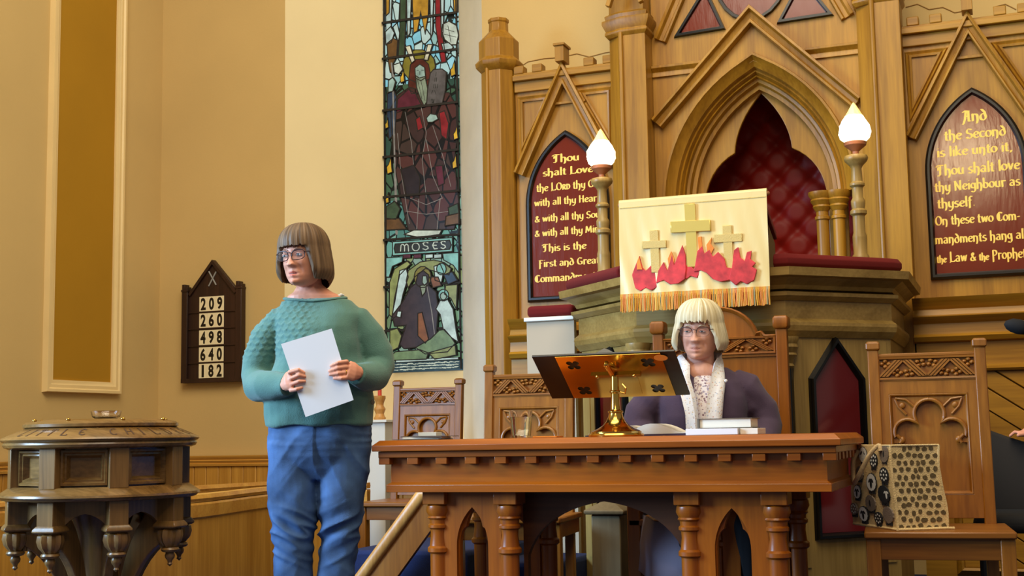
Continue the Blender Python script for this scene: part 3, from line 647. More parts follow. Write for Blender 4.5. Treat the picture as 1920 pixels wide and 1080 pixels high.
# ================================================================== LETTERING (broad-nib pen strokes)
def arc(cx, cy, rx, ry, a0, a1, n=8): return [(cx + rx * math.cos(math.radians(a0 + (a1 - a0) * i / n)), cy + ry * math.sin(math.radians(a0 + (a1 - a0) * i / n))) for i in range(n + 1)]
def o_(x=0): return arc(x + .4, .5, .34, .46, 90, 450, 14)
SERIF = lambda x, y: [(x - .1, y - .02), (x + .1, y + .04)]
GL = {  # advance, strokes; x-height 1, ascender 1.65, descender -.5
 'a': (.86, [arc(.38, .72, .26, .26, 150, 0), [(.64, .7), (.64, .06), (.78, .1)], arc(.38, .3, .27, .26, 70, 360)]),
 'b': (.86, [[(.14, 1.6), (.14, .1)], arc(.4, .45, .32, .44, 180, -175, 12), SERIF(.12, 1.6)]),
 'c': (.74, [arc(.42, .5, .34, .46, 45, 315, 10)]),
 'd': (.88, [arc(.42, .45, .32, .44, 60, 390, 12), [(.72, .5), (.6, 1.1), (.3, 1.5), (.16, 1.45)]]),
 'e': (.76, [arc(.42, .5, .33, .46, 20, 320, 12), [(.12, .5), (.7, .62)]]),
 'f': (.6, [[(.24, -.3), (.26, 1.2)] + arc(.46, 1.3, .2, .28, 180, 40, 5), [(.04, .92), (.52, .96)]]),
 'g': (.86, [arc(.38, .55, .29, .4, 0, 360, 12), [(.68, .95), (.7, -.1)] + arc(.4, -.15, .3, .32, 0, -150, 6)]),
 'h': (.9, [[(.14, 1.6), (.14, 0)], arc(.42, .55, .28, .4, 165, 0, 6) + [(.7, .1), (.58, -.4)], SERIF(.12, 1.6), SERIF(.14, 0)]),
 'i': (.36, [[(.18, .95), (.18, .03)], SERIF(.16, .95), SERIF(.2, .02), [(.16, 1.35), (.2, 1.4)]]),
 'k': (.84, [[(.14, 1.6), (.14, 0)], [(.66, .95), (.2, .5), (.72, .02)]]),
 'l': (.36, [[(.18, 1.6), (.18, .03)], SERIF(.16, 1.6), SERIF(.2, .02)]),
 'm': (1.3, [[(.14, .98), (.14, 0)], arc(.38, .6, .24, .36, 160, 0, 5) + [(.62, 0)], arc(.86, .6, .24, .36, 160, 0, 5) + [(1.1, .02), (1.2, .05)], SERIF(.12, .95)]),
 'n': (.9, [[(.14, .98), (.14, 0)], arc(.42, .58, .28, .38, 160, 0, 6) + [(.7, .1), (.6, -.35)], SERIF(.12, .95)]),
 'o': (.82, [o_()]),
 'p': (.88, [[(.14, 1.0), (.14, -.5)], arc(.42, .5, .31, .44, 170, -170, 12), SERIF(.14, -.48)]),
 'r': (.66, [[(.16, .98), (.16, 0)], arc(.42, .66, .24, .3, 165, 40, 5), SERIF(.14, .95), SERIF(.18, 0)]),
 's': (.7, [arc(.36, .73, .24, .23, 40, 250, 7) + arc(.34, .26, .26, .24, 75, -150, 7)]),
 't': (.56, [[(.24, 1.35), (.24, .2)] + arc(.4, .2, .16, .18, 180, 320, 4), [(.02, .92), (.5, .97)]]),
 'u': (.88, [[(.14, .98), (.14, .35)] + arc(.4, .35, .26, .32, 180, 330, 5), [(.68, .98), (.68, .05), (.8, .08)]]),
 'v': (.8, [[(.1, .98), (.38, .04), (.68, .98)], SERIF(.1, .97)]),
 'w': (1.14, [[(.1, .98), (.32, .04), (.56, .9), (.8, .04), (1.02, .98)]]),
 'y': (.84, [[(.12, .98), (.14, .4)] + arc(.4, .4, .26, .32, 180, 330, 5), [(.7, .98), (.66, -.1), (.4, -.5), (.14, -.42)]]),
 'T': (1.1, [arc(.5, 1.35, .46, .22, 190, 60, 4) + [(1.0, 1.52)], [(.56, 1.45), (.52, .2)] + arc(.34, .2, .18, .24, 0, -140, 5), [(.3, 1.3), (.26, .8)]]),
 'L': (1.0, [[(.24, 1.6), (.24, .08), (.9, .08), (.96, .3)], SERIF(.24, 1.58), [(.24, .1), (.1, -.06)]]),
 'O': (1.16, [arc(.56, .75, .46, .72, 90, 450, 16)]),
 'R': (1.0, [[(.18, 1.5), (.18, 0)], arc(.42, 1.1, .34, .36, 110, -110, 8), [(.4, .72), (.9, .0)]]),
 'D': (1.06, [[(.18, 1.5), (.18, .04)], [(.05, 1.48)] + arc(.4, .76, .5, .7, 85, -85, 9) + [(.06, .04)]]),
 'G': (1.1, [arc(.56, .75, .44, .7, 50, 300, 12), [(.9, .1), (.9, .66), (.62, .66)]]),
 'H': (1.1, [[(.2, 1.5), (.2, 0)], [(.2, .8), (.86, .84)], [(.86, 1.5), (.86, .1), (.96, 0)], SERIF(.2, 1.5)]),
 'S': (.94, [arc(.48, 1.1, .32, .36, 30, 255, 8) + arc(.46, .38, .36, .36, 75, -160, 8)]),
 'M': (1.4, [[(.12, .02), (.24, 1.45), (.66, .3), (1.08, 1.45), (1.2, .02)]]),
 'F': (.9, [[(.24, -.4), (.26, 1.3)], [(.06, 1.36), (.4, 1.46), (.84, 1.36)], [(.26, .78), (.66, .84)]]),
 'C': (1.0, [arc(.56, .75, .44, .7, 45, 318, 12), [(.4, 1.3), (.42, .2)]]),
 'A': (1.1, [[(.1, 1.3), (.4, 1.5), (.86, 1.42)], [(.5, 1.45), (.36, .4), (.16, -.3), (.02, -.3)], [(.78, 1.42), (.8, .1), (.96, .0)], [(.4, .72), (.8, .76)]]),
 'N': (1.2, [[(.2, 1.5), (.2, .0)], [(.1, 1.5), (.9, .1)], [(.94, 1.5), (.94, .0)], SERIF(.94, 1.5), SERIF(.2, 0)]),
 'P': (.98, [[(.22, 1.5), (.22, -.35)], arc(.46, 1.05, .38, .4, 120, -120, 9), SERIF(.2, -.33)]),
 '&': (1.0, [[(.9, .6), (.62, .1)] + arc(.42, .3, .32, .3, -60, -230, 7) + [(.56, .9)] + arc(.46, 1.05, .16, .22, -20, 200, 6) + [(.36, .8), (.9, .02)]]),
 '.': (.4, [[(.16, .08), (.26, .12)]]), ',': (.4, [[(.18, .1), (.24, .06), (.14, -.22)]]), '-': (.6, [[(.08, .5), (.5, .56)]]), ' ': (.44, [])}
def text_strokes(txt, small=()):
    """quads of a line of text, unit x-height"""
    x = 0; quads = []; nibs = ((.15, .045), (-.03, .07))
    for i, ch in enumerate(txt):
        adv, st = GL[ch]; s_ = .72 if i in small else 1
        for seq in st:
            for p, q in zip(seq, seq[1:]):
                for nx_, ny_ in nibs:
                    quads.append([(x + p[0] * s_ - nx_, p[1] * s_ - ny_), (x + p[0] * s_ + nx_, p[1] * s_ + ny_), (x + q[0] * s_ + nx_, q[1] * s_ + ny_), (x + q[0] * s_ - nx_, q[1] * s_ - ny_)])
        x += adv * s_ + .05
    return x, quads
def board(xc, lines, label):
    t = thing('commandment_board', (xc, YS, 1.61), label, 'board', 'red text boards on the screen')
    P = apex_arch(xc, .25, 1.615, 2.19, .43, 14)
    obj('panel', MB().plate([P], YS - .012, YS - .001), 'tablet_red', t, smooth=0)
    obj('frame', MB().sweep(P, [(.012, YS - .001), (.012, YS - .022), (.0, YS - .034), (-.012, YS - .034), (-.02, YS - .02), (-.022, YS - .001)][::-1], closed=True), 'black_frame', t)
    m = MB(); yp = YS - .0128
    for txt, xl, yb, xr, h, sm in lines:
        X0, Z0 = onY(xl, yb, yp); X1, _ = onY(xr, yb, yp); w_, qs = text_strokes(txt, sm); sx = (X1 - X0) / w_
        for i_, q in enumerate(qs): m.add([(X0 + a * sx, yp - i_ * 3e-6, Z0 + b * h) for a, b in q], [(0, 1, 2, 3)])
    obj('lettering', m, 'gold_leaf', t, smooth=0)
board(-2.452, [('Thou', 1036, 305, 1087, .030, ()), ('shalt Love', 1018, 331, 1113, .029, ()), ('the LORD thy GOD', 1006, 360, 1134, .030, (6, 7, 15)),
               ('with all thy Heart', 1002, 387, 1126, .028, ()), ('& with all thy Soul', 1003, 417, 1130, .028, ()), ('& with all thy Mind', 1003, 444, 1133, .028, ()),
               ('This is the', 1017, 472, 1100, .028, ()), ('First and Great', 1010, 501, 1125, .028, ()), ('Commandment.', 1003, 530, 1123, .030, ())],
      'arched red board reading Thou shalt Love the LORD thy GOD, left of the pulpit')
board(-.137, [('And', 1804, 229, 1852, .040, ()), ('the Second', 1771, 264, 1888, .036, ()), ('is like unto it,', 1757, 295, 1900, .034, ()), ('Thou shalt love', 1756, 330, 1914, .036, ()),
              ('thy Neighbour as', 1753, 360, 1915, .034, ()), ('thyself.', 1758, 391, 1830, .034, ()), ('On these two Com-', 1754, 423, 1915, .033, ()),
              ('mandments hang all', 1754, 458, 1926, .033, ()), ('the Law & the Prophets', 1757, 493, 1934, .034, (0, 1, 2, 10, 11, 12))],
      'arched red board beginning And the Second is like unto it, right of the pulpit')

# ================================================================== PULPIT
YP = 5.97; HW = .345; CT = .42; YB = 7.12
plan = [(XC + HW + CT, YB), (XC + HW + CT, YP + CT), (XC + HW, YP), (XC - HW, YP), (XC - HW - CT, YP + CT), (XC - HW - CT, YB)]
pul = thing('pulpit', (XC, 6.5, 0), 'octagonal oak pulpit with moulded cornice behind the seated woman', 'pulpit')
def psw(name, prof, m, **k): return obj(name, MB().sweep(plan, prof, FP), m, pul, **k)
psw('base', [(0, 0), (0, 1.235), (-.05, 1.235), (-.05, 0)], 'oak_pulpit_v', smooth=20)
psw('lower_moulding', [(-.02, 1.23), (.008, 1.232), (.03, 1.262), (.036, 1.285), (.034, 1.30), (.012, 1.318), (-.02, 1.32)], 'oak_pulpit', smooth=20)
psw('band', [(-.02, 1.318), (.012, 1.318), (.012, 1.40), (-.02, 1.40)], 'oak_pulpit', smooth=20)
psw('upper_moulding', [(-.02, 1.398), (.02, 1.40), (.046, 1.42), (.048, 1.436), (.012, 1.444), (-.02, 1.444)], 'oak_pulpit', smooth=20)
psw('cornice', [(-.16, 1.44), (.02, 1.452), (.03, 1.47), (.07, 1.50), (.10, 1.506), (.105, 1.543), (-.16, 1.543)], 'oak_pulpit', smooth=20)
psw('inner_lining', [(-.16, .9), (-.15, 1.5), (-.05, 1.5), (-.05, .9)], 'oak_pulpit_v', smooth=20)
# lancet panels on the two canted faces and corner shafts
for s_ in (-1, 1):
    c0 = Vector((XC + s_ * HW, YP)); dv = Vector((s_ * math.sqrt(.5), math.sqrt(.5))); nv = Vector((s_ * math.sqrt(.5), -math.sqrt(.5)))
    def fr(a, b, d, c0=c0, dv=dv, nv=nv): p = c0 + dv * a + nv * d; return (p.x, p.y, b)
    L_ = CT * math.sqrt(2); mid = L_ * .5 - .03; P = [(mid - .122, .35), (mid - .122, 1.035), (mid, 1.19), (mid + .122, 1.035), (mid + .122, .35)]
    if s_ < 0: P = P
    e = obj('lancet_panel', MB().plate([P], .004, .008, fr), 'panel_maroon', pul, smooth=0)
    obj('lancet_frame', MB().sweep(P, [(0, 0), (0, .012), (.012, .03), (.024, .03), (.032, 0)][::-1], fr, closed=True), 'black_gloss', pul)
    m = MB()
    for x0, x1 in ((.03, .085), (L_ - .085, L_ - .03)): m.plate([[(x0, .2), (x1, .2), (x1, 1.22), (x0, 1.22)]], 0, .006, fr)
    obj('stile', m, 'oak_pulpit_v', pul)
    xx, yy = XC + s_ * (HW + .0), YP - .012
    obj('corner_shaft', MB().lathe([(.026, .2), (.026, 1.10)], (xx, yy, 0), 16), 'black_gloss', pul)
    obj('corner_capital', MB().lathe([(.028, 1.09), (.036, 1.10), (.030, 1.112), (.036, 1.13), (.05, 1.15), (.044, 1.16), (.056, 1.185), (.052, 1.2), (.06, 1.22), (.06, 1.232)], (xx, yy, 0), 18), 'oak_pulpit_v', pul)
    # flat dark strip on the face behind the shaft
    obj('shaft_strip', MB().plate([[(-.005, .2), (.028, .2), (.028, 1.22), (-.005, 1.22)]], 0, .004, fr), 'black_frame', pul, smooth=0)
# front face panel
FPn = lambda a, b, d: (a, YP - d, b)
P = [(XC - .2, .35), (XC - .2, 1.0), (XC, 1.19), (XC + .2, 1.0), (XC + .2, .35)]
obj('lancet_panel', MB().plate([P], .004, .008, FPn), 'panel_maroon', pul, smooth=0)
obj('lancet_frame', MB().sweep(P, [(0, 0), (0, .012), (.012, .03), (.024, .03), (.032, 0)][::-1], FPn, closed=True), 'black_gloss', pul)
# velvet cushions on the cornice
cprof = [(.07, 1.545), (.085, 1.56), (.085, 1.585), (.065, 1.607), (.0, 1.615), (-.03, 1.61), (-.05, 1.59), (-.055, 1.55)]
o = obj('velvet_cushion', MB().sweep([(XC + HW + CT, YP + CT + .02), (XC + HW + CT - .03, YP + CT - .03), (XC + HW, YP), (XC + .315, YP)], cprof, FP), 'velvet', smooth=60, bevel=.008)
tag(o, 'dark red velvet cushion on the right-hand edge of the pulpit', 'cushion', 'velvet cushions on the pulpit')
o = obj('velvet_cushion', MB().sweep([(XC - .36, YP + .0), (XC - HW - .03, YP + .03), (XC - HW - CT + .02, YP + CT - .02), (XC - HW - CT, YP + CT + .04)], cprof, FP), 'velvet', smooth=60, bevel=.008)
tag(o, 'dark red velvet cushion at the left lamp foot, half behind the banner', 'cushion', 'velvet cushions on the pulpit')
# stair side with its own cushion
st = thing('stair_enclosure', (-2.28, 6.62, 0), 'plain taupe boarded side of the pulpit stair, left of the pulpit', 'stair')
obj('panel', MB().box(-2.46, -2.19, 6.62, 6.66, 0, 1.42), 'grey_paint', st)
obj('ledge', MB().box(-2.47, -2.185, 6.60, 6.76, 1.42, 1.442), 'white_paint', st, bevel=.004)
m = MB(); m.box(-2.455, -2.19, 6.605, 6.75, 1.443, 1.505)
o = obj('velvet_cushion', m, 'velvet', smooth=60, bevel=.022, seg=4)
tag(o, 'small red velvet cushion on the white stair ledge left of the pulpit', 'cushion', 'velvet cushions on the pulpit')
# ------------------------------------------------------------------ lamps
def lamp(x, y, label):
    t = thing('pulpit_lamp', (x, y, 1.543), label, 'lamp', 'torch lamps on the pulpit')
    pr = [(.045, 0), (.045, .03), (.034, .045), (.03, .07), (.042, .085), (.042, .10), (.032, .115), (.034, .19), (.034, .20), (.029, .22), (.029, .30), (.04, .31), (.04, .325), (.03, .335), (.034, .36), (.034, .375), (.026, .39), (.026, .44), (.036, .45), (.036, .46), (.027, .47), (.024, .535), (.032, .55), (.054, .572), (.058, .585), (.054, .598), (.03, .605)]
    obj('post', MB().lathe(pr, (0, 0, 0), 20), 'oak_pulpit_v', t, world=False)
    obj('gallery', MB().lathe([(.016, .60), (.016, .62), (.03, .632), (.052, .65), (.056, .665), (.05, .668)], (0, 0, 0), 24), 'terracotta', t, world=False)
    m = MB(); n = 40; rings = []
    prof = [(.046, .665), (.066, .685), (.076, .712), (.072, .745), (.056, .775), (.040, .80), (.026, .825), (.012, .852), (.002, .866)]
    for i, (r_, z) in enumerate(prof):
        rings.append([(r_ * (1 + .075 * math.sin(8 * (2 * PI * q / n + i * .16))) * math.cos(2 * PI * q / n), r_ * (1 + .075 * math.sin(8 * (2 * PI * q / n + i * .16))) * math.sin(2 * PI * q / n), z) for q in range(n)])
    m.loft(rings[:6]); s_ = obj('flame_shade', m, 'lamp_glass', t, world=False, smooth=70)
    m = MB(); m.loft(rings[5:]); obj('flame_tip', m, 'lamp_tip', s_, world=False, smooth=70)
    l = bpy.data.lights.new('lamp_bulb', 'POINT'); l.energy = 3.5; l.color = (1, .78, .45); l.shadow_soft_size = .09
    b = bpy.data.objects.new('lamp_bulb', l); COL.objects.link(b); b.parent = t; b.location = (0, -.16, .74)
lamp(-1.972, 6.48, 'lit flame-shaped glass lamp on a turned post, in front of the left red board')
lamp(-.672, 6.48, 'lit flame-shaped glass lamp on a turned post, right of the red alcove')
# ------------------------------------------------------------------ book rest and banner
YBn = 5.80
br = thing('book_rest', (XC, 5.95, 1.55), 'dark sloped reading desk on the pulpit rim under the banner', 'book rest')
x0, x1 = -1.645, -1.015
m = MB(); m.loft([[(x, 5.84, 1.55), (x, 5.84, 1.845), (x, 6.20, 1.70), (x, 6.20, 1.55)] for x in (x0 + .02, x1 - .02)])
obj('desk_box', m, 'dark_wood', br, bevel=.004)
bk = MB(); bk.loft([[(x, 5.91, 1.832), (x, 5.898, 1.868), (x, 6.19, 1.75), (x, 6.205, 1.715)] for x in (x0 + .03, x1 - .01)])
o = obj('pulpit_bible', bk, ['velvet'], bevel=.004); tag(o, 'large closed red book lying on the pulpit desk behind the banner', 'book')
ban = thing('pulpit_banner', (-1.33, YBn, 1.41), 'cream silk pulpit banner with gold crosses rising from red flames', 'banner')
bt = [onY(1160, 380, YBn), onY(1437, 357, YBn), onY(1441, 541, YBn), onY(1165, 560, YBn)]
BXL, BXR = bt[0][0], bt[1][0]; BZT = (bt[0][1] + bt[1][1]) / 2; BZB = (bt[2][1] + bt[3][1]) / 2
def ripple(x, z):
    k = (BZT - z) / (BZT - BZB); return YBn - .006 * k * math.sin(x * 34 + z * 5) - .012 * k - .004 * math.sin(x * 90 + z * 20) * k
def cloth_grid(xa, xb, za, zb, nx_, nz_, off=0.):
    vs = []; th = .003
    for side in (0, 1):
        for j in range(nz_ + 1):
            for i in range(nx_ + 1):
                x = xa + (xb - xa) * i / nx_; z = za + (zb - za) * j / nz_; vs.append((x, ripple(x, z) - off + side * th, z))
    N = (nx_ + 1) * (nz_ + 1); fs = []
    for j in range(nz_):
        for i in range(nx_):
            a = j * (nx_ + 1) + i; fs += [(a, a + 1, a + nx_ + 2, a + nx_ + 1), (N + a, N + a + nx_ + 1, N + a + nx_ + 2, N + a + 1)]
    bl = [j * (nx_ + 1) for j in range(nz_ + 1)]; brr = [j * (nx_ + 1) + nx_ for j in range(nz_ + 1)]
    for L2 in (bl, brr, list(range(nx_ + 1)), list(range(nz_ * (nx_ + 1), N))):
        for p, q in zip(L2, L2[1:]): fs.append((p, q, q + N, p + N))
    return MB().add(vs, fs)
m = cloth_grid(BXL, BXR, BZB, BZT, 60, 40)
m.loft([[(BXL, YBn + a, BZT + b), (BXR, YBn + a, BZT + b)] for a, b in ((0, -.002), (.004, .01), (.02, .014), (.06, .0), (.06, -.004), (.02, .009), (.006, .002), (.004, -.004))], cap=False, closed=False)
obj('cloth', m, 'silk', ban, smooth=60)
m = MB(); nf = 90
for i in range(nf):
    x = BXL + (BXR - BXL) * (i + .5) / nf; y = ripple(x, BZB) - .001
    m.tube([(x, y, BZB + .002), (x + random.uniform(-.002, .002), y - .003, BZB - .028), (x + random.uniform(-.003, .003), y - .001, BZB - .066 - random.uniform(0, .006))], [.0036, .004, .0038], 6)
m.join(cloth_grid(BXL, BXR, BZB - .008, BZB + .014, 40, 2, .003))
obj('fringe', m, 'fringe', ban)
obj('hem_trim', cloth_grid(BXL + .004, BXR - .004, BZT - .03, BZT - .026, 40, 2, .002), 'gold_weave', ban)
def bx(px, py): return onY(px, py, YBn)
def stuffed(seq, th, off):       # padded applique: bevelled plate following the cloth
    P = [bx(*p) for p in seq]; c = (sum(p[0] for p in P) / len(P), sum(p[1] for p in P) / len(P)); m = MB()
    d0 = ripple(*c); m.plate([P], d0 - off - th, d0 - off + .006); return m
def rectc(cx, cy, w_, h_, a=-.05): return [(cx + x * math.cos(a) - y * math.sin(a), cy + x * math.sin(a) + y * math.cos(a)) for x, y in ((-w_, -h_), (w_, -h_), (w_, h_), (-w_, h_))]
m = stuffed(rectc(1297, 442, 10, 60), .006, .001); m.join(stuffed(rectc(1296, 425, 38, 10.5), .009, .002)); o = obj('tall_cross', m, 'gold_cloth', ban, bevel=.004, smooth=60); o['label'] = 'tall shiny gold cross'
m = stuffed(rectc(1229, 472, 8, 40), .005, .001); m.join(stuffed(rectc(1228, 459, 23, 7), .008, .002)); obj('small_cross', m, 'gold_weave', ban, bevel=.003, smooth=60)
m = stuffed(rectc(1366, 465, 8.5, 42), .005, .001); m.join(stuffed(rectc(1366, 447, 27, 7.5), .008, .002)); obj('small_cross', m, 'gold_weave', ban, bevel=.003, smooth=60)
FL_ = [[(1192, 541), (1186, 516), (1191, 502), (1200, 480), (1206, 502), (1212, 508), (1222, 498), (1228, 510), (1240, 506), (1246, 520), (1238, 536), (1222, 545), (1212, 540), (1202, 546)],
       [(1232, 532), (1236, 508), (1246, 492), (1253, 508), (1262, 476), (1266, 497), (1272, 482), (1281, 460), (1287, 478), (1288, 505), (1286, 524), (1274, 532), (1258, 534), (1246, 526)],
       [(1282, 520), (1286, 500), (1295, 494), (1301, 505), (1308, 500), (1316, 506), (1308, 522), (1296, 518), (1288, 524)],
       [(1303, 510), (1309, 472), (1318, 462), (1322, 476), (1332, 469), (1338, 482), (1348, 473), (1360, 486), (1364, 502), (1376, 504), (1380, 522), (1368, 526), (1352, 529), (1338, 524), (1326, 512), (1316, 508)],
       [(1368, 524), (1374, 504), (1378, 470), (1386, 464), (1390, 484), (1398, 490), (1402, 474), (1411, 471), (1409, 487), (1419, 494), (1412, 501), (1421, 506), (1416, 526), (1402, 534), (1391, 528), (1381, 536)]]
for i_, seq in enumerate(FL_): obj('red_flame', stuffed(seq, .004, .004 + .0006 * (i_ % 2)), 'flame_red', ban, bevel=.002)
for seq in (((1256, 500), (1254, 486), (1260, 472), (1266, 486), (1264, 500)), ((1312, 472), (1310, 446), (1316, 444), (1318, 464), (1320, 474)), ((1328, 476), (1326, 460), (1336, 446), (1334, 458), (1340, 466), (1334, 478)),
            ((1196, 506), (1196, 492), (1200, 482), (1203, 496), (1206, 506)), ((1268, 510), (1272, 490), (1279, 468), (1282, 490))): obj('orange_flame', stuffed(seq, .005, .0045), 'flame_orange', ban)
for sx in (BXL, BXR): obj('rod_end', MB().ball((sx, YBn + .02, BZT - .01), .011, 10, 8), 'terracotta', ban)
# ================================================================== COMMUNION TABLE
tb = thing('communion_table', (-1.43, 4.83, 0), 'long reddish pine communion table with dentil frieze and arched trestle legs', 'table')
TX0, TX1, TY0, TY1 = -2.303, -.558, 4.48, 5.18; TZ = .80
def hull(ins, z): return [(TX0 + ins, TY0 + ins, z), (TX1 - ins, TY0 + ins, z), (TX1 - ins, TY1 - ins, z), (TX0 + ins, TY1 - ins, z)]
obj('tabletop', MB().loft([hull(.002, .759), hull(0, .761), hull(0, .781), hull(.022, TZ)]), 'table_h', tb, bevel=.002)
obj('under_moulding', MB().loft([hull(.018, .735), hull(.018, .7585)]), 'table_h', tb, bevel=.002)
obj('frieze', MB().loft([hull(.055, .606), hull(.055, .736)]), 'table_h', tb)
obj('frieze_lip', MB().loft([hull(.04, .604), hull(.04, .632), hull(.055, .642)]), 'table_h', tb, bevel=.002)
for i in range(15):
    x = -2.262 + i * .1188
    for y0, y1 in ((TY0 + .022, TY0 + .06),):
        obj('dentil', MB().box(x - .023, x + .023, y0, y1, .709, .736), 'table_h', tb, bevel=.002)
for i in range(7):
    y = TY0 + .05 + i * .1
    for xa, xb in ((TX1 - .06, TX1 - .022),): obj('dentil', MB().box(xa, xb, y - .023, y + .023, .709, .736), 'table_h', tb, bevel=.002)
cpro = [(.033, 0), (.034, .37), (.044, .378), (.044, .392), (.036, .40), (.031, .44), (.033, .462), (.041, .468), (.041, .478), (.035, .484), (.036, .498), (.044, .505), (.040, .512), (.049, .53), (.046, .55), (.04, .556)]
def cusp(xc, hw, zs, za): # ogee-cusped lancet
    R_ = quad_curve((hw, zs), (hw * .98, zs + (za - zs) * .42), (hw * .56, zs + (za - zs) * .50), 6) + quad_curve((hw * .56, zs + (za - zs) * .5), (hw * .42, zs + (za - zs) * .8), (0, za), 6)[1:]
    return [(xc + x, z) for x, z in [(hw, .06)] + R_] + [(xc - x, z) for x, z in reversed([(hw, .06)] + R_[:-1])]
for yy, sg_ in ((4.615, 1), (5.045, -1)):
    for xa, xb in ((-2.087, -1.797), (-1.110, -.802)):
        for x in (xa, xb):
            c = obj('column', MB().lathe(cpro, (x, yy, 0), 20), 'table_v', tb)
            obj('block', MB().box(x - .046, x + .046, yy - .05, yy + .05, .556, .605), 'table_v', c, bevel=.003)
            obj('foot_block', MB().box(x - .045, x + .045, yy - .045, yy + .045, 0, .05), 'table_v', c, bevel=.003)
        xm = (xa + xb) / 2; hw = (xb - xa) / 2 - .04
        P = [(xm - hw - .012, 0), (xm - hw - .012, .605), (xm + hw + .012, .605), (xm + hw + .012, 0)]
        m = MB(); m.plate([P, cusp(xm, .060, .40, .543)], yy + .004 * sg_, yy + .03 * sg_)
        o = obj('lancet_board', m, 'table_v', tb, smooth=25)
        m = MB(); m.plate([P, apex_arch(xm, .064, .06, .40, .145)], yy - .018 * sg_, yy + .006 * sg_)
        obj('lancet_facing', m, 'table_v', o, smooth=25)
# arched apron between the trestles
ar = quad_curve((-1.758, .36), (-1.70, .53), (-1.453, .562), 10) + quad_curve((-1.453, .562), (-1.206, .53), (-1.148, .36), 10)[1:]
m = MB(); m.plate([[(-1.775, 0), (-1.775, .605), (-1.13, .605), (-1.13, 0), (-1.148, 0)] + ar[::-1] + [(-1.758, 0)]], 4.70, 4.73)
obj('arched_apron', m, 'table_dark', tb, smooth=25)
for x in (-1.942, -.956): obj('end_rail', MB().box(x - .03, x + .03, 4.65, 5.02, .03, .10), 'table_h', tb, bevel=.004)

# ================================================================== CHAIRS
def trefoil_head(hw, z1, zb):
    """opening of the tracery: three lobes on an open bottom"""
    zc = z1 - .014 - .056; r1 = .056
    A = arc(0, zc, r1, r1, 205, 90, 8)[::-1]; A = [(x, z) for x, z in arc(0, zc, r1, r1, 90, 205, 8)] + [(-.040, zc - .036)]
    cx, cz, r2 = -hw + .052, zc - .070, .050
    B = arc(cx, cz, r2, r2, 62, 200, 8)
    left = A + B + [(-hw + .012, zb + .03), (-hw + .03, zb + .012), (-hw + .02, zb)]
    return [(x, z) for x, z in left], [(-x, z) for x, z in reversed(left)]
def carved(x0, x1, z0, z1, y):
    m = MB(); n = 4; w_ = (x1 - x0) / n
    m.sweep([(x0, z0), (x0, z1), (x1, z1), (x1, z0)], [(0, y + .004), (0, y - .014), (.008, y - .016), (.012, y + .004)], closed=True)
    for i in range(n):
        a, b = x0 + i * w_, x0 + (i + 1) * w_; up = i % 2 == 0
        for o in (-.014, 0, .014):
            p, q = ((a + .012 + o, z0 + .004), (b - .012 + o, z1 - .004)) if up else ((a + .012 + o, z1 - .004), (b - .012 + o, z0 + .004))
            P = clip(clip([(p[0] - .0052, p[1]), (p[0] + .0052, p[1]), (q[0] + .0052, q[1]), (q[0] - .0052, q[1])], 1, 0, x1), -1, 0, -x0)
            if len(P) > 2: m.plate([P], y - .015, y + .004)
        for dx, dz in ((.25, .75 if up else .25), (.75, .25 if up else .75)):
            cx, cz = a + dx * w_, z0 + (z1 - z0) * dz
            for k in range(4): m.ball((cx + .014 * math.cos(k * 1.57 + i), y - .002, cz + .011 * math.sin(k * 1.57 + i)), (.0105, .012, .0085), 8, 6)
    return m
